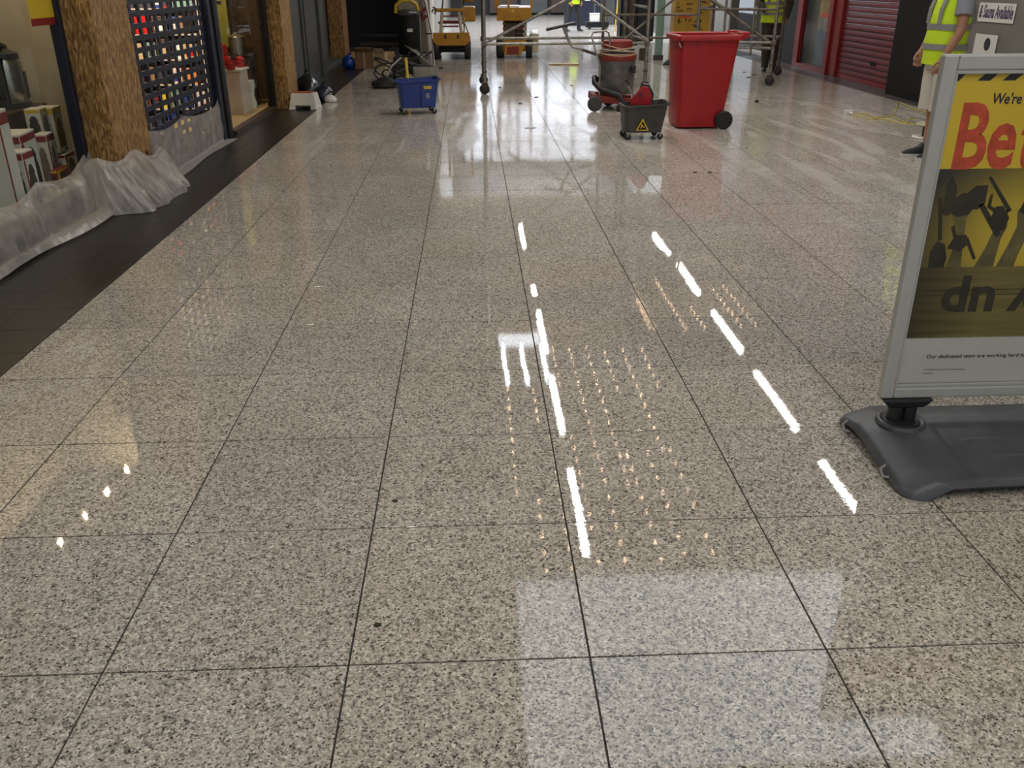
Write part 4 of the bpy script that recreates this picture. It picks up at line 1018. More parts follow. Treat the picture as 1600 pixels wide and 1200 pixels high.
for x, yy in ((.42, .0), (.86, .0), (.30, 1.75), (.75, 1.75)): MB().cyl((x, yy, .45), (x, yy, 3.2), .019, 10).build('inner_upright', M['tube'], towerB, smooth=True)
MB().cyl((0, 0, 1.12), (1.2, 0, 1.12), .022, 10).build('ledger', M['tubedk'], towerB, smooth=True)
MB().cyl((0, .03, .56), (1.2, .03, .56), .024, 10).build('ledger', M['tube'], towerB, smooth=True)
MB().cyl((.1, .06, 1.30), (1.2, .04, .60), .028, 10).build('brace', M['tubedk'], towerB, smooth=True)

# ------------------------------------------------------------------ scissor lifts
def lift(label, loc, rz, w=.78, ext=.9, basket=True, front='open'):
    t = thing('scissor_lift', label, 'lift', loc, rz)
    hw = w / 2; L_ = 1.7
    # chassis
    MB().box((-hw + .04, .05, .14), (hw - .04, L_, .42)).build('chassis', M['black' if front == 'open' else 'ylwpaint'], t, bevel=.01)
    if front == 'open':
        MB().prism([(-hw, .54), (-hw, .36), (-hw + .09, .28), (hw - .09, .28), (hw, .36), (hw, .54)], -.03, .04).build('front_plate', M['ylwpaint'], t, bevel=.008)
        MB().box((-.15, -.035, .42), (-.10, -.03, .50)).box((.12, -.035, .42), (.17, -.03, .50)).build('front_slots', M['brown'], t)
        MB().box((-.10, .04, .12), (.14, .05, .125)).build('label_strip', M['band'], t)
    else:
        MB().prism([(-hw + .16, .30), (-hw + .16, .07), (hw - .22, .07), (hw - .12, .30), (hw - .12, .36), (-hw + .16, .36)], -.03, .04).build('front_plate', M['ylwpaint'], t, bevel=.008)
        MB().box((-.16, -.036, .09), (.10, -.03, .24)).build('front_recess', M['dusred'], t, bevel=.004)
        MB().box((hw - .02, .1, .10), (hw + .16, L_ - .1, .50)).build('battery_box', M['cream'], t, bevel=.02)
        sl_ = MB()
        for k in range(3): sl_.box((hw + .02 + k * .04, .09, .28), (hw + .035 + k * .04, .10, .38))
        sl_.build('vent_slots', M['brown'], t)
    for sx in (-1, 1):
        for yy in (.16, 1.45):
            wh = MB().lathe([(.08, -.07), (.19, -.07), (.205, -.05), (.205, .05), (.19, .07), (.08, .07)], 26, (sx * (hw - .05), yy, .205), T=Matrix.Rotation(PI / 2, 4, 'Y')).build('tyre', M['rubber'], t, smooth=True)
            MB().lathe([(.0, -.03), (.075, -.03), (.075, .074), (.05, .078)], 16, (sx * (hw - .05), yy, .205), T=Matrix.Rotation(sx * PI / 2, 4, 'Y')).build('hub', M['cream'], wh)
    # scissor stack
    if front != 'open': MB().box((-.24, .15, .44), (.22, 1.5, .46 + ext - .12)).box((-.20, .06, .42), (.02, .15, .72)).build('filler_block', M['brown'], t, bevel=.01)  # dark filler added to close the see-through gap in the stack
    z = .46; n = 4; dz = ext / n
    for k in range(n):
        for sx in (-1, 1):
            x = sx * (hw - .16)
            MB().box((x - .02, .10, z + k * dz), (x + .02, L_ - .1, z + k * dz + .055), T=None).build('scissor_arm', M['cream'] if sx > 0 else M['ylwpaint'], t)
            o = MB().hexa([(x + .025, .12, z + k * dz), (x + .06, .12, z + k * dz), (x + .06, .18, z + k * dz), (x + .025, .18, z + k * dz)], [(x + .025, L_ - .2, z + (k + 1) * dz), (x + .06, L_ - .2, z + (k + 1) * dz), (x + .06, L_ - .14, z + (k + 1) * dz), (x + .025, L_ - .14, z + (k + 1) * dz)]).build('scissor_arm', M['cream'], t)
        MB().cyl((-hw + .12, .12, z + k * dz + .03), (hw - .12, .12, z + k * dz + .03), .02, 10).build('pivot_bar', M['brown'] if k % 2 == 0 else M['dusred'], t)
    if front == 'open':
        for sx in (-1, 1):
            MB().tube([(sx * (hw - .17), -.0, .54), (sx * (hw - .22), .02, .98)], .035, 10).build('ladder_leg', M['cream'], t, smooth=True)
        MB().tube([(-hw + .05, 0, .98), (hw - .10, 0, .98)], .035, 10).build('cross_tube', M['ylwpaint'], t, smooth=True)
        for zz in (.66, .76, .86): MB().cyl((-.18, .02, zz), (.16, .02, zz), .015, 8).build('step_rung', M['dusred'], t)
        MB().box((hw - .16, .8, .72), (hw + .14, 1.6, 1.02)).build('motor_cover', M['ylwpaint'], t, bevel=.03)
        MB().box((hw - .16, .8, 1.12), (hw + .12, 1.6, 1.5)).build('control_cover', M['ylwpaint'], t, bevel=.03)
        MB().tube([(hw - .02, .02, .50), (hw - .14, .04, .85), (hw - .16, .05, 1.3)], .012, 8).build('hydraulic_pipe', M['steel'], t, smooth=True)
        MB().tube([(-hw + .04, -.02, 1.0), (-hw + .0, -.02, .95), (-hw + .06, -.02, .9), (-hw + .1, -.02, 1.0), (-hw + .02, -.02, 1.04)], .018, 8).build('hose_loop', M['brown'], t, smooth=True)
    zp = z + ext
    if basket:
        MB().box((-hw, -.05, zp - .12), (hw, L_, zp + .14)).build('platform_skirt', M['ylwpaint'], t, bevel=.01)
        MB().lathe([(.03, 0), (.03, .004)], 14, (-.03, -.055, zp + .07), T=Matrix.Rotation(PI / 2, 4, 'X')).build('round_badge', M['posteryellow'], t)
        hl = MB()
        for xx in (-.18, -.10, .05, .12): hl.lathe([(.012, 0), (.012, .003)], 10, (xx, -.054, zp - .04), T=Matrix.Rotation(PI / 2, 4, 'X'))
        hl.build('bolt_holes', M['brown'], t)
        rl = MB()
        for (x, y) in ((-hw, -.03), (-.12, -.03), (hw, -.03), (-hw, L_), (hw, L_)): rl.box((x - .025, y - .02, zp + .14), (x + .025, y + .02, zp + 1.1))
        for z_ in (zp + .6, zp + 1.1):
            rl.cyl((-hw, -.03, z_), (hw, -.03, z_), .02, 8); rl.cyl((-hw, L_, z_), (hw, L_, z_), .02, 8); rl.cyl((-hw, -.03, z_), (-hw, L_, z_), .02, 8); rl.cyl((hw, -.03, z_), (hw, L_, z_), .02, 8)
        rl.build('guard_rail', M['ylwpaint'], t)
        MB().box((-.32, .2, zp + .16), (.1, .8, zp + .17)).build('platform_edge', M['steel'], t)
    return t
lift('amber scissor lift with open ladder front and black tyres, the left of two', (-.42, 20.15, 0), 0, .78, .95, True, 'open')
lift('amber scissor lift with a cream battery box, the right of two', (.93, 20.3, 0), -.06, .74, .42, True, 'plate')

# ------------------------------------------------------------------ floor machine cluster
fm = thing('floor_machine', 'tall black floor cleaning machine with yellow hose on top', 'machine', (-1.02, 15.75, 0))
MB().lathe([(.17, .42), (.19, .45), (.19, 1.0), (.17, 1.03)], 26).build('tank', M['black'], fm, smooth=True)
MB().lathe([(.175, 1.03), (.16, 1.10), (.08, 1.12)], 24).build('clear_dome', M['bkt'], fm, smooth=True)
MB().tube([(-.20, -.1, 1.06), (-.19, -.1, 1.18), (-.09, -.1, 1.25), (.04, -.1, 1.25), (.14, -.1, 1.2), (.17, -.1, 1.1)], .028, 10).build('yellow_hose', M['ylw'], fm, smooth=True)
MB().box((-.02, -.2, .78), (.07, -.19, .83)).build('white_label', M['paper'], fm)
MB().box((-.28, -.22, .12), (.26, .28, .40)).build('lower_housing', M['bkt'], fm, bevel=.03)
MB().tube([(.18, -.05, .42), (.18, -.05, 1.05)], .012, 8).build('side_rod', M['steel'], fm, smooth=True)
MB().tube([(-.06, -.18, .35), (0, -.22, .46), (.1, -.2, .5), (.2, -.15, .42)], .022, 10).build('hose', M['bkt'], fm, smooth=True)
MB().box((.02, -.2, 1.06), (.15, -.12, 1.09)).build('chrome_latch', M['steel'], fm, bevel=.004)
for s in (-1, 1):
    MB().lathe([(.03, -.025), (.09, -.025), (.10, 0), (.09, .025), (.03, .025)], 20, (s * .29, .1, .10), T=Matrix.Rotation(PI / 2, 4, 'Y')).build('wheel', M['rubber'], fm, smooth=True)
gh = thing('cable_heap', 'tangled heap of grey cables and hoses around the floor machine', 'cable', (-1.15, 15.35, 0))
hb_ = MB(); rr = random.Random(3)
for q in range(9):
    cx, cy, r = rr.uniform(-.22, .28), rr.uniform(-.1, .2), rr.uniform(.14, .26); z = .05 + q * .035; ph = rr.random() * 6
    hb_.tube([(cx + r * math.cos(a / 18 * 2 * PI) * 1.2, cy + r * .5 * math.sin(a / 18 * 2 * PI), z + .05 + .12 * math.sin(a / 18 * 2 * PI * 1 + ph)) for a in range(18)], rr.uniform(.009, .017), 6, closed=True)
hb_.build('cable_coils', M['bkt'], gh, smooth=True)
hc = MB()
for q in range(5):
    x = .32 + q * .04
    hc.tube([(x - .25, .1, .58 - q * .02), (x - .05, 0, .45 - q * .03), (x + .06, -.06, .22), (x + .08, -.1, .05)], .012, 6)
hc.build('hanging_cables', M['tubedk'], gh, smooth=True)
fb = thing('floor_polisher', 'low dark rotary floor polisher head left of the cable heap', 'machine', (-1.38, 14.75, 0))
MB().lathe([(.20, .02), (.215, .04), (.21, .09), (.12, .13), (.06, .16)], 28).build('polisher_head', M['blkplastic'], fb, smooth=True)
MB().lathe([(.18, 0), (.19, .02)], 24).build('pad', M['rubber'], fb, smooth=True)
MB().tube([(.0, .05, .12), (.1, .15, .30), (.25, .35, .42)], .018, 8).build('handle_tube', M['tube'], fb, smooth=True)
MB().tube([(-.1, 0, .13), (-.16, -.02, .22), (-.10, 0, .32), (0, .05, .34)], .012, 8).build('cord', M['rubber'], fb, smooth=True)
bx = thing('storage_tub', 'translucent plastic tub with a dark object inside behind the blue bucket', 'tub', (-.72, 14.72, 0))
b = MB(); rings(b, [ring(-.17, .17, -.12, .12, 0.01), ring(-.20, .20, -.14, .14, .30), ring(-.195, .195, -.135, .135, .30), ring(-.165, .165, -.115, .115, .02)], 0, True, True)
b.build('tub_body', film('frosted_plastic', .55, (.45, .42, .36)), bx, smooth=True)
MB().box((-.02, -.05, .03), (.10, .05, .2)).build('tub_contents', M['bkt'], bx, bevel=.02)
ys = thing('broom_handle', 'short yellow handled floor scraper standing behind the blue bucket', 'tool', (-.93, 13.6, 0))
MB().tube([(0, .02, .12), (-.03, .10, .52)], .024, 10).build('handle', M['ylw'], ys, smooth=True)
MB().box((-.06, -.02, .09), (.06, .03, .13)).build('ferrule', M['bkt'], ys, bevel=.004)
MB().box((-.07, -.03, 0), (.07, .0, .095)).build('blade', M['steel'], ys)
wpst = thing('barrier_post', 'tall white post with red smears right of the floor machine', 'post', (-.80, 17.9, 0))
MB().box((-.26, 0, 0), (.26, .26, .03)).build('foot', M['bkt'], wpst, bevel=.01)
MB().tube([(.05, .1, .03), (.0, .1, .7), (-.10, .1, 1.5), (-.14, .1, 1.9)], [.05, .055, .06, .06], 12).build('post_body', M['white'], wpst, smooth=True)
MB().tube([(-.02, .035, .95), (-.10, .03, .86), (-.12, .02, .98), (-.03, .03, 1.08)], .03, 8).build('red_wrap', M['dusred'], wpst, smooth=True)
MB().tube([(.07, .02, .05), (.06, .02, .6), (-.03, .02, 1.1), (-.14, .02, 1.5)], .010, 6).build('black_cable', M['rubber'], wpst, smooth=True)
MB().lathe([(.062, 0), (.062, .02)], 12, (.0, .1, .62)).build('black_strap', M['rubber'], wpst)
# wall notices on cream wall
wn = thing('wall_notice', 'two small white notices on the cream wall end', 'notice', (-1.25, 22.385, 1.12))
MB().box((-.02, 0, .08), (.32, .008, .17)).box((.08, 0, .24), (.25, .008, .34)).build('notice_sheet', M['paper'], wn)
# cardboard boxes, blue bag
def carton(label, loc, w, d, h, rz, m, flap=True):
    t = thing('cardboard_box', label, 'box', loc, rz)
    MB().box((-w / 2, -d / 2, 0), (w / 2, d / 2, h)).build('box_body', m, t, bevel=.003)
    if flap:
        MB().hexa([(-w / 2, -d / 2, h), (w / 2, -d / 2, h), (w / 2, -d / 2 + .01, h), (-w / 2, -d / 2 + .01, h)], [(-w / 2 + .01, -d / 2 - .1, h + .08), (w / 2 - .01, -d / 2 - .1, h + .08), (w / 2 - .01, -d / 2 - .09, h + .09), (-w / 2 + .01, -d / 2 - .09, h + .09)]).build('flap', m, t)
        MB().box((-.02, -d / 2 - .001, .0), (.02, -d / 2, h)).build('tape', M['cardlt'], t)
    return t
carton('brown cardboard box beside the blue bag by the opening', (-2.08, 18.25, 0), .34, .30, .30, .1, M['card'])
carton('small open cardboard box with a pale flap right of the brown box', (-1.74, 18.2, 0), .20, .26, .28, -.15, M['cardlt'])
bag = MB().lathe([(.06, 0), (.115, .03), (.125, .10), (.10, .18), (.05, .235), (.02, .26)], 18)
for v in bag.v: v.x *= 1 + .25 * mn.noise(v * 14); v.y *= 1 + .25 * mn.noise(v * 11)
bt = thing('refuse_bag', 'small shiny blue bag on the slate margin beside the cardboard boxes', 'bag', (-2.37, 18.15, 0))
bag.build('bag_body', mat('blue_bag_film', (.01, .05, .30), .25), bt, smooth=True)
MB().tube([(0, 0, .24), (.03, .02, .28), (.06, .01, .26)], .012, 6).build('bag_tie', mat('blue_bag_film', (.01, .05, .30), .25), bt, smooth=True)
# white and orange stool, black bags near second column
so = thing('step_stool', 'white plastic step stool with an orange brown top by the second column', 'stool', (-2.22, 12.28, 0), -.08)
b = MB().hexa([(-.19, -.14, 0), (.19, -.14, 0), (.19, .16, 0), (-.19, .16, 0)], [(-.15, -.09, .20), (.15, -.09, .20), (.15, .12, .20), (-.15, .12, .20)])
b = MB()
for sx in (-1, 1): b.hexa([(sx * .19, -.14, 0), (sx * .10, -.14, 0), (sx * .10, .16, 0), (sx * .19, .16, 0)], [(sx * .155, -.10, .14), (sx * .10, -.10, .14), (sx * .10, .13, .14), (sx * .155, .13, .14)])
b.hexa([(-.178, -.13, .05), (.178, -.13, .05), (.178, .15, .05), (-.178, .15, .05)], [(-.15, -.09, .20), (.15, -.09, .20), (.15, .12, .20), (-.15, .12, .20)])
b.build('stool_body', M['white'], so, bevel=.008)
MB().box((-.12, -.075, .20), (.11, .11, .212)).build('stool_top', mat('terracotta', (.30, .075, .03), .5), so, bevel=.004)
def blob(name, label, cat, loc, r, sc, m, seed, shine=True):
    t = thing(name, label, cat, loc)
    mb = MB(); prof = [(.5, 0), (.9, .08), (1, .35), (.85, .65), (.5, .9), (.12, 1.05)]
    mb.lathe([(a * r, z * r * sc[2]) for a, z in prof], 20)
    for v in mb.v:
        q = 1 + .35 * mn.noise(v * (6 / r * .15) + Vector((seed, 0, 0))); v.x *= q * sc[0]; v.y *= q * sc[1]
    mb.build('bag_body', m, t, smooth=True)
    MB().tube([(0, 0, r * sc[2]), (.01, 0, r * sc[2] * 1.15), (.03, .01, r * sc[2] * 1.2)], r * .1, 6).build('bag_neck', m, t, smooth=True)
    return t
bin_film = mat('black_bag_film', (.010, .010, .012), .22, bump=.3)
blob('refuse_bag', 'black bag slumped behind the white step stool', 'bag', (-2.36, 13.3, 0), .22, (1, 1, 1.5), bin_film, 2)
blob('refuse_bag', 'dark blue black bag right of the taller black bag', 'bag', (-2.10, 13.1, 0), .15, (1, 1, 1.4), mat('navy_bag_film', (.012, .016, .03), .25), 5)
blob('refuse_bag', 'small white crumpled bag at the edge of the slate margin', 'bag', (-1.99, 12.95, 0), .075, (1.2, 1, 1.3), M['white'], 8)

# ------------------------------------------------------------------ cables on floor right
cr = thing('extension_cable', 'yellow extension cable trailing over the granite towards the man', 'cable', (0, 0, 0))
cp = MB()
for pts in ([(4.70, 11.22), (4.74, 10.98), (4.80, 10.74), (4.95, 10.9), (5.12, 11.0), (5.3, 11.25), (5.55, 11.75), (5.80, 12.2), (5.72, 11.6), (5.78, 11.1), (5.9, 10.9)],
            [(4.84, 11.3), (4.92, 11.2), (4.88, 10.85), (4.95, 10.70), (5.05, 10.45), (5.3, 10.2), (5.5, 10.1)],
            [(5.12, 11.0), (5.10, 10.7), (5.08, 10.42), (5.25, 10.75), (5.4, 10.8)]):
    # subdivide
    fine = []
    for i in range(len(pts) - 1):
        p0 = Vector(pts[max(i - 1, 0)]); p1 = Vector(pts[i]); p2 = Vector(pts[i + 1]); p3 = Vector(pts[min(i + 2, len(pts) - 1)])
        for k in range(5):
            s = k / 5; q = 0.5 * ((2 * p1) + (-p0 + p2) * s + (2 * p0 - 5 * p1 + 4 * p2 - p3) * s * s + (-p0 + 3 * p1 - 3 * p2 + p3) * s ** 3)
            fine.append((q.x, q.y, .008 + .004 * math.sin(i + s)))
    cp.tube(fine, .0055, 6)
cp.build('cable_run', M['ycable'], cr, smooth=True)
MB().box((4.655, 11.19, .0), (4.745, 11.28, .055)).cyl((4.70, 11.2, .03), (4.72, 11.14, .015), .016, 8).build('socket', M['white'], cr, bevel=.014)
rl = thing('cable_reel', 'flat lying cable reel half hidden behind the silver sign frame', 'reel', (4.86, 9.42, 0))
MB().lathe([(.17, 0), (.18, .008), (.17, .016)], 28).build('reel_flange', M['white'], rl, smooth=True)
MB().lathe([(.08, .016), (.08, .13)], 24).build('reel_drum', M['olive'], rl, smooth=True)
MB().lathe([(.15, .13), (.16, .14), (.15, .15)], 28).build('reel_flange', M['cream'], rl, smooth=True)

# ------------------------------------------------------------------ boot, timber, debris
bo = thing('rubber_boot', 'dark green work boot showing left of the red bin', 'boot', (3.99, 18.4, 0), 0.1)
MB().loft([(-.02, 0, .0, .17, .055), (-.02, 0, .03, .175, .058), (0, 0, .08, .15, .052), (.04, 0, .13, .11, .05), (.06, 0, .2, .075, .055), (.06, 0, .32, .07, .06)], 20).build('boot_body', M['greenboot'], bo, smooth=True)
MB().loft([(-.02, 0, .0, .18, .06), (-.02, 0, .018, .178, .06)], 20).build('boot_sole', M['rubber'], bo, smooth=True)
MB().loft([(.06, 0, .30, .08, .07), (.05, 0, .5, .085, .075), (.05, 0, .52, .08, .07)], 16).build('trouser_leg', M['cardlt'], bo, smooth=True)
pk = thing('timber_offcut', 'pale thin timber offcut lying on the floor left of the vacuum', 'timber', (1.85, 18.6, 0), -.1)
MB().box((-.3, -.06, 0), (.3, .06, .03)).build('offcut', M['timber'], pk, bevel=.004)
debris = [(1.94, 7.715, .035, .010, .3, 'dark scrap flush with the floor below the red bin'), (2.07, 7.71, .03, .008, -.6, 'bent dark strip beside the flush scrap below the bin'),
          (4.79, 15.87, .10, .02, .2, 'dark splinter right of the red bin rim'), (5.01, 16.3, .08, .02, -.3, 'dark splinter nearest the narrow scaffold castor'), (3.92, 12.5, .05, .035, .4, 'small dark lump on the floor right of the red bin wheel'),
          (4.98, 16.8, .06, .02, .1, 'farthest dark splinter beyond the red bin'), (4.38, 16.0, .14, .02, .15, 'long dark splinter just right of the red bin'), (-.64, 26, .1, .03, .0, 'dark speck beyond the left lift'),
          (.66, 12.6, .05, .03, .2, 'dark nut shaped scrap right of the left scaffold castor'), (.93, 13.3, .08, .025, .6, 'dark scrap standing out in the bright floor glare'), (.44, 14.6, .05, .03, .3, 'small scrap beside the left scaffold castor'),
          (1.60, 14.8, .04, .03, .5, 'tiny scrap left of the vacuum handle'), (4.1, 14.0, .06, .01, 1.2, 'pale sliver on the floor below the narrow scaffold'), (4.45, 12.2, .05, .012, .1, 'small white paper fleck right of the floor glare')]
for i, (x, y, w, d, r, lb_) in enumerate(debris):
    pale = i >= 12
    mb = MB().prism([(-w / 2, -d / 2), (w * .3, -d * .6), (w / 2, 0), (w * .35, d / 2), (-w * .4, d * .45)], 0, .03 if 'lump' in lb_ else .008, 'z')
    o = mb.build('floor_debris', M['paper'] if pale else M['rubber'], loc=(x, y, .0005)); o.rotation_euler[2] = r
    tag(o, lb_, 'debris')
def spot(loc, r, label, seed):
    pts = [(r * (1 + .4 * mn.noise(Vector((math.cos(a / 14 * 2 * PI) * 2, math.sin(a / 14 * 2 * PI) * 2, seed)))) * math.cos(a / 14 * 2 * PI), r * .8 * (1 + .4 * mn.noise(Vector((math.cos(a / 14 * 2 * PI) * 2, seed, 2)))) * math.sin(a / 14 * 2 * PI)) for a in range(14)]
    o = MB().prism(pts, 0, .0012, 'z').build('gum_spot', M['handdk'], loc=loc); return tag(o, label, 'stain')
spot((-.278, 1.851, .0006), .011, 'dark chewing gum spot low in the foreground left of centre', 1.0)
spot((-.279, 2.459, .0006), .010, 'small dark gum spot one tile beyond the nearest spot', 4.0)
spot((.66, 10.38, .0006), .07, 'brownish damp blotch on the glossy floor left of the mop bucket', 7.0)

# ------------------------------------------------------------------ far background things
hd = thing('notice_board', 'yellow board covered with dark sketches and a red label behind the red bin', 'board', (4.05, 19.1, 0))
MB().box((0.06, 0, .2), (.78, .03, 2.1)).build('board_panel', mat('amber_board', (.42, .25, .03), .5, var=.15, scale=5), hd)
MB().box((-.0, -.02, 0), (.06, .04, 2.1)).box((.78, -.02, 0), (.84, .04, 2.1)).build('board_legs', M['timber'], hd)
mk = MB(); rr = random.Random(5)
for k in range(46):
    x = rr.uniform(.10, .66); z = rr.uniform(.45, 1.5); w = rr.uniform(.03, .14); h = rr.uniform(.014, .035)
    if rr.random() < .4: w, h = h, w * .8
    mk.box((x, -.004, z), (x + w, 0, z + h))
tag(mk.build('printed_marks', M['brown'], hd), kind='stuff')
MB().box((.16, -.006, .84), (.40, -.002, .93)).build('red_label', M['posterred'], hd, bevel=.01)
tp_ = thing('teal_panel', 'pale teal panel edge just left of the yellow board', 'panel', (3.86, 19.6, 0))
MB().box((0, 0, .1), (.16, .05, 2.2)).build('panel_body', M['teal'], tp_)
MB().box((-.02, -.02, 0), (.18, .08, .1)).build('panel_foot', M['bkt'], tp_)
bc = thing('black_cabinet', 'black cabinet beyond the scaffold left of the teal panel', 'cabinet', (3.95, 25, 0))
MB().box((0, 0, .05), (.9, .5, 1.9)).build('cabinet_body', M['black'], bc, bevel=.01)
MB().box((.05, -.02, .1), (.43, 0, 1.8)).build('door', M['blkplastic'], bc, bevel=.005)
MB().box((.47, -.02, .1), (.85, 0, 1.8)).build('door', M['blkplastic'], bc, bevel=.005)
def ladder(loc):
    t = thing('step_ladder', 'yellow step ladder standing far off between the scaffold poles', 'ladder', loc)
    for y0, y1, nm in ((0, .35, 'front_stile'), (.75, .38, 'rear_stile')):
        for s in (-1, 1): MB().tube([(s * .26, y0, 0), (s * .18, y1, 1.9)], .025, 6).build(nm, M['ylw'], t)
    for k in range(6): z = .28 + k * .27; w = .25 - .012 * k; MB().box((-w, z * .184 - .04, z), (w, z * .184 + .04, z + .03)).build('tread', M['alu'], t)
    MB().box((-.2, .30, 1.88), (.2, .44, 1.93)).build('top_cap', M['ylw'], t)
ladder((5.05, 30.6, 0))
cu_ = thing('tool_trolley', 'low black tool trolley with a pale box and yellow bottle in the distance', 'trolley', (4.35, 32.6, 0))
MB().box((-.38, -.2, .06), (.38, .2, .24)).build('trolley_body', M['black'], cu_, bevel=.01)
MB().tube([(-.1, 0, .24), (-.1, 0, .78), (.18, 0, .78), (.18, 0, .24)], .015, 8).build('trolley_handle', M['steel'], cu_, smooth=True)
for s in (-1, 1): MB().lathe([(.02, -.02), (.055, -.02), (.06, .02), (.02, .02)], 14, (s * .28, -.2, .06), T=Matrix.Rotation(PI / 2, 4, 'X')).build('wheel', M['rubber'], cu_)
pb = thing('storage_box', 'pale lilac box sitting on the far tool trolley', 'box', (4.26, 32.6, .24))
MB().box((-.16, -.14, 0), (.16, .14, .24)).build('box_body', M['white'], pb, bevel=.01); MB().box((-.17, -.15, .24), (.17, .15, .27)).build('box_lid', M['white'], pb, bevel=.008)
yb_ = thing('spray_bottle', 'yellow bottle on the right end of the far tool trolley', 'bottle', (4.58, 32.6, .24))
MB().lathe([(.05, 0), (.055, .02), (.055, .16), (.02, .21), (.02, .24)], 14).build('bottle_body', M['ylw'], yb_, smooth=True); MB().lathe([(.025, .24), (.025, .28)], 10).build('cap', M['white'], yb_)
gp = thing('grey_partition', 'plain grey partition panel far down the arcade', 'partition', (4.85, 36, 0))
MB().box((0, 0, .0), (1.3, .08, 2.6)).build('partition_panel', M['greydoor'], gp); MB().box((.6, -.01, 0), (.64, 0, 2.6)).build('joint_strip', M['navy'], gp)
gs = thing('grey_partition', 'dark blue grey unit with a white sheet behind the far trolley', 'partition', (3.5, 35.2, 0))
MB().box((0, 0, 0), (1.3, .5, 2.2)).build('unit_body', M['navy'], gs, bevel=.01); MB().box((.72, -.02, .86), (1.02, -.005, 1.12)).build('white_sheet', M['paper'], gs)

# ------------------------------------------------------------------ people
def skinned(name, nodes, edges, m, parent, sub=1):
    """nodes: list of (pos, radius)"""
    me = bpy.data.meshes.new(name); me.from_pydata([n[0] for n in nodes], edges, [])
    o = bpy.data.objects.new(name, me); C.objects.link(o)
    o.modifiers.new('skin', 'SKIN'); s_ = o.modifiers.new('sub', 'SUBSURF'); s_.levels = s_.render_levels = sub
    for i, n in enumerate(nodes):
        r = n[1]; r = (r, r) if not isinstance(r, tuple) else r
        me.skin_vertices[0].data[i].radius = r
        me.skin_vertices[0].data[i].use_root = (i == 0)
    dg = bpy.context.evaluated_depsgraph_get(); me2 = bpy.data.meshes.new_from_object(o.evaluated_get(dg))
    bpy.data.objects.remove(o); me2.materials.clear(); me2.materials.append(m)
    me2.polygons.foreach_set('use_smooth', [True] * len(me2.polygons))
    return me2
def hand_nodes(nodes, edges, wi, wrist, dirv, palmn, side):
    """adds palm and five curled fingers growing from node wi"""
    d = Vector(dirv).normalized(); n = Vector(palmn).normalized(); a = d.cross(n).normalized() * side
    w = Vector(wrist)
    def nd(p, r, par): nodes.append((tuple(p), r)); edges.append((par, len(nodes) - 1)); return len(nodes) - 1
    pm = nd(w + d * .045, (.030, .020), wi); kn = nd(w + d * .085, (.034, .018), pm)
    for k, (off, ln) in enumerate(((-.030, .068), (-.010, .078), (.010, .072), (.029, .058))):
        b = nd(w + d * .098 + a * off, .0095, kn)
        c = nd(w + d * (.098 + ln * .42) + a * off + n * .012, .009, b)
        e = nd(w + d * (.098 + ln * .55) + a * off + n * (.012 + ln * .38), .008, c)
        nd(w + d * (.098 + ln * .35) + a * off + n * (.012 + ln * .62), .0075, e)
    t1 = nd(w + d * .045 - a * .036 + n * .008, .012, pm); t2 = nd(w + d * .078 - a * .046 + n * .024, .0105, t1); nd(w + d * .100 - a * .036 + n * .040, .009, t2)
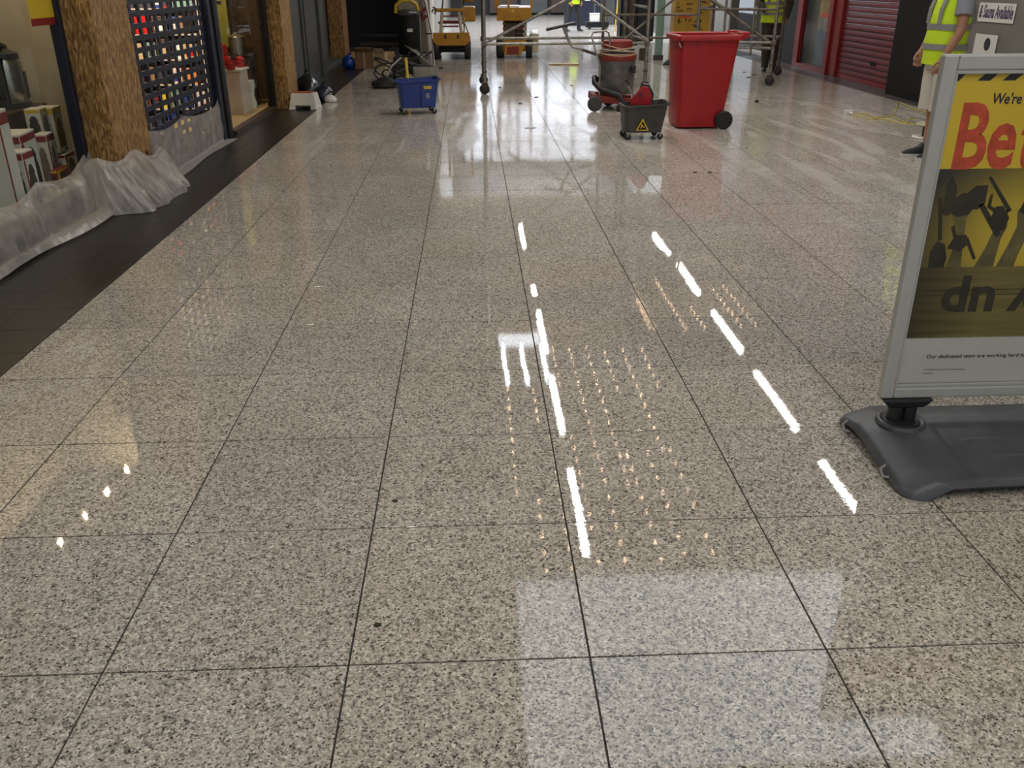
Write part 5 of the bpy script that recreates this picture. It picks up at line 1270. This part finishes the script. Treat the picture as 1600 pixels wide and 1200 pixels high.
def person(label, loc, rz, L_arm, R_arm, legs, top, bottoms, shoe, short=False, tee=True, hat=None, lean=0.0, sole=True):
    """local frame: facing -Y, left side is +X, metres, height 1.78"""
    t = thing('person', label, 'person', loc, rz)
    ly = -lean
    nodes = [((0, 0, .96), (.15, .11)), ((0, ly * .4, 1.12), (.135, .10)), ((0, ly * .8, 1.30), (.16, .11)), ((0, ly, 1.44), (.11, .075)), ((0, ly - .0, 1.51), .058), ((0, ly - .02, 1.58), (.066, .075)), ((0, ly - .02, 1.665), (.078, .095)), ((0, ly - .01, 1.735), (.055, .07))]
    edges = [(0, 1), (1, 2), (2, 3), (3, 4), (4, 5), (5, 6), (6, 7)]
    for s, arm in ((1, L_arm), (-1, R_arm)):
        sh_, el, wr_, hd_, pn_ = arm
        nodes.append(((s * .135, ly, 1.42), .07)); edges.append((3, len(nodes) - 1)); a = len(nodes) - 1
        for p, r in ((sh_, .058), (((sh_[0] + el[0]) / 2, (sh_[1] + el[1]) / 2, (sh_[2] + el[2]) / 2), .052), (el, .043), (((el[0] + wr_[0]) / 2, (el[1] + wr_[1]) / 2, (el[2] + wr_[2]) / 2), .040), (wr_, (.027, .024))):
            nodes.append((p, r)); edges.append((a, len(nodes) - 1)); a = len(nodes) - 1
        hand_nodes(nodes, edges, a, wr_, hd_, pn_, s)
    for s, lg in ((1, legs[0]), (-1, legs[1])):
        a = 0
        hip, kn, an = lg
        for p, r in ((hip, .095), (((hip[0] + kn[0]) / 2, (hip[1] + kn[1]) / 2, (hip[2] + kn[2]) / 2), .078), (kn, .056), (((kn[0] * .6 + an[0] * .4), kn[1] * .6 + an[1] * .4 + .015, kn[2] * .6 + an[2] * .4), .057), (an, .036), ((an[0], an[1] - .08, .045), .035), ((an[0] + s * .01, an[1] - .16, .035), .028)):
            nodes.append((p, r)); edges.append((a, len(nodes) - 1)); a = len(nodes) - 1
    body = link('body', skinned('body', nodes, edges, M['skin'], t, 2), t)
    # face
    fc = MB(); fc.loft([(0, ly - .112, 1.60, .012, .008), (0, ly - .125, 1.612, .017, .014), (0, ly - .115, 1.64, .010, .010), (0, ly - .105, 1.66, .008, .006)], 10); fc.build('nose', M['skin'], t, smooth=True)
    er = MB()
    for s in (-1, 1): er.loft([(s * .083, ly + .0, 1.60, .006, .012), (s * .089, ly + .005, 1.63, .010, .020), (s * .085, ly + .005, 1.66, .007, .012)], 10)
    er.build('ears', M['skin'], t, smooth=True)
    ey = MB()
    for s in (-1, 1): ey.lathe([(.003, -.006), (.010, 0), (.003, .006)], 12, (s * .030, ly - .102, 1.658), T=Matrix.Rotation(PI / 2, 4, 'X'))
    ey.build('eyes', M['paper'], t, smooth=True)
    MB().box((-.024, ly - .109, 1.578), (.024, ly - .098, 1.584)).build('mouth', M['dusred'], t, bevel=.002)
    if hat: MB().lathe([(.105, 1.69), (.108, 1.70), (.10, 1.77), (.06, 1.82), (.01, 1.83)], 22, (0, ly, 0)).lathe([(.10, 1.685), (.14, 1.69), (.10, 1.70)], 22, (0, ly - .02, 0), cap=False).build('hard_hat', hat, t, smooth=True)
    else: MB().loft([(0, ly + .025, 1.61, .075, .072), (0, ly + .022, 1.66, .089, .088), (0, ly + .005, 1.72, .085, .098), (0, ly, 1.765, .06, .075), (0, ly, 1.785, .02, .03)], 20, wob=.06).build('hair', M['hair'], t, smooth=True)
    # shirt under the vest
    if tee:
        ts = MB().loft([(0, 0, .93, .175, .13), (0, ly * .3, 1.1, .17, .125), (0, ly * .7, 1.28, .185, .13), (0, ly * .9, 1.40, .175, .115), (0, ly, 1.47, .10, .08), (0, ly, 1.50, .07, .065)], 26)
        for s, arm in ((1, L_arm), (-1, R_arm)):
            sh_, el = Vector(arm[0]), Vector(arm[1]); md = sh_ + (el - sh_) * (.55 if short else .99)
            ts.tube([(s * .12, ly, 1.42), sh_, (sh_ + md) / 2, md], [.075, .078, .074, .076], 16)
            if not short: ts.tube([md, Vector(arm[2])], [.066, .05], 14)
        ts.build('shirt', top, t, smooth=True)
    # vest
    vs_ = MB().loft([(0, -.01, .84, .215, .165), (0, -.01, .90, .212, .165), (0, -.02 + ly * .2, 1.02, .207, .168), (0, -.01 + ly * .5, 1.16, .205, .16), (0, ly * .8, 1.30, .20, .150), (0, ly, 1.40, .165, .128), (0, ly, 1.47, .115, .09), (0, ly, 1.485, .09, .08)], 36, cap=False, wob=.035)
    v = vs_.build('hi_vis_vest', M['hiviz'], t, smooth=True)
    for z, rx, ry, yc in ((.965, .2185, .177, -.015), (1.13, .2175, .173, -.008)):
        MB().loft([(0, yc, z, rx, ry), (0, yc, z + .05, rx, ry)], 36, cap=False).build('reflective_band', M['band'], v, smooth=True)
    for s in (-1, 1):
        MB().tube([(s * .10, -.155 + ly * .5, 1.18), (s * .10, -.150 + ly * .8, 1.30), (s * .10, -.11 + ly, 1.42), (s * .10, -.02 + ly, 1.475), (s * .10, .09 + ly, 1.42), (s * .10, .15 + ly * .6, 1.28), (s * .10, .162 + ly * .5, 1.18)], .022, 4).build('reflective_strap', M['band'], v)
    # legs wear
    bt = MB()
    bt.loft([(0, 0, 1.0, .165, .125), (0, 0, .92, .18, .14), (0, .0, .84, .185, .15), (0, 0, .80, .15, .13)][::-1], 24)
    for s, lg in ((1, legs[0]), (-1, legs[1])):
        hip, kn, an = [Vector(q) for q in lg]
        if short == 'shorts':
            bt.loft([(kn.x, kn.y + .005, .44, .125, .135), (kn.x, kn.y, .5, .12, .13), ((hip.x + kn.x) / 2, (hip.y + kn.y) / 2, .68, .112, .13), (hip.x, hip.y, .88, .105, .13)], 22, wob=.05)
        else:
            bt.tube([an + Vector((0, .01, -.02)), an + Vector((0, .01, .08)), (an + kn) / 2, kn, (kn + hip) / 2, hip + Vector((0, 0, .05))], [.062, .064, .075, .08, .098, .112], 18)
    bt.build('shorts' if short == 'shorts' else 'trousers', bottoms, t, smooth=True)
    for s, lg in ((1, legs[0]), (-1, legs[1])):
        an = Vector(lg[2]); zb = .022
        shb = MB().loft([(an.x, an.y - .075, zb, .043, .145), (an.x, an.y - .075, .040, .045, .146), (an.x, an.y - .065, .058, .043, .134), (an.x, an.y - .035, .078, .041, .102), (an.x, an.y - .01, .10, .041, .072), (an.x, an.y + .005, .125, .042, .055)], 22).build('shoe', shoe, t, smooth=True)
        if sole:
            MB().loft([(an.x, an.y - .079, 0.0, .050, .152), (an.x, an.y - .079, .030, .053, .158)], 22).build('sole', M['white'], shb, smooth=True)
            lc = MB()
            for k in range(4): lc.tube([(an.x - .02, an.y - .13 + k * .022, .083 + k * .008), (an.x + .02, an.y - .13 + k * .022, .083 + k * .008)], .003, 5)
            lc.build('laces', M['white'], shb)
    return t
std_legs = (((.10, 0, .90), (.11, -.02, .49), (.12, .04, .09)), ((-.10, 0, .90), (-.11, -.02, .49), (-.12, .04, .09)))
man = person('man in hi-vis vest, grey t-shirt and white shorts behind the silver sign', (4.27, 8.28, 0), -PI / 2,
             ((.20, .0, 1.40), (.26, -.03, 1.13), (.245, -.13, .91), (-.05, -.22, -.96), (-1, -.2, 0)),
             ((-.20, .0, 1.40), (-.25, -.0, 1.14), (-.24, -.10, .94), (.05, -.2, -.96), (.9, -.3, 0)),
             (((.10, 0.02, .90), (.11, .03, .49), (.13, .07, .09)), ((-.10, 0.02, .90), (-.10, .03, .49), (-.09, .03, .09))), M['tshirt'], M['shorts'], M['shoe'], short='shorts')
# bracelet on the near hand
brc = MB().tube([(.245 + .031 * math.cos(a / 14 * 2 * PI), -.134 + .030 * math.sin(a / 14 * 2 * PI), .895 - .01 * math.sin(a / 14 * 2 * PI)) for a in range(14)], .005, 6, closed=True)
brc.build('bracelet', M['steel'], man, smooth=True)
person('worker in hi-vis vest and dark trousers behind the narrow scaffold tower', (5.42, 16.85, 0), math.radians(-20),
       ((.20, 0, 1.40), (.26, .02, 1.14), (.22, -.10, .92), (0, -.2, -1), (-1, 0, 0)), ((-.20, 0, 1.40), (-.28, -.08, 1.16), (-.16, -.26, 1.06), (.3, -.8, .1), (.6, 0, -.6)),
       (((.09, 0, .90), (.08, -.02, .49), (.08, .04, .09)), ((-.09, 0, .90), (-.07, -.03, .49), (-.06, .0, .09))), M['olive'], M['olive'], M['shoe'], hat=M['white'], sole=False)
person('distant worker in hi-vis vest and black trousers beyond the scaffold', (3.35, 31.0, 0), math.radians(35),
       ((.20, 0, 1.40), (.26, .02, 1.14), (.24, -.10, .92), (0, -.2, -1), (-1, 0, 0)), ((-.20, 0, 1.40), (-.26, -.02, 1.14), (-.24, -.14, .92), (0, -.2, -1), (1, 0, 0)),
       (((.12, 0, .90), (.20, -.06, .49), (.26, .0, .09)), ((-.10, 0, .90), (-.16, .04, .49), (-.22, .10, .09))), M['trousers'], M['trousers'], M['shoe'], hat=M['white'], sole=False)
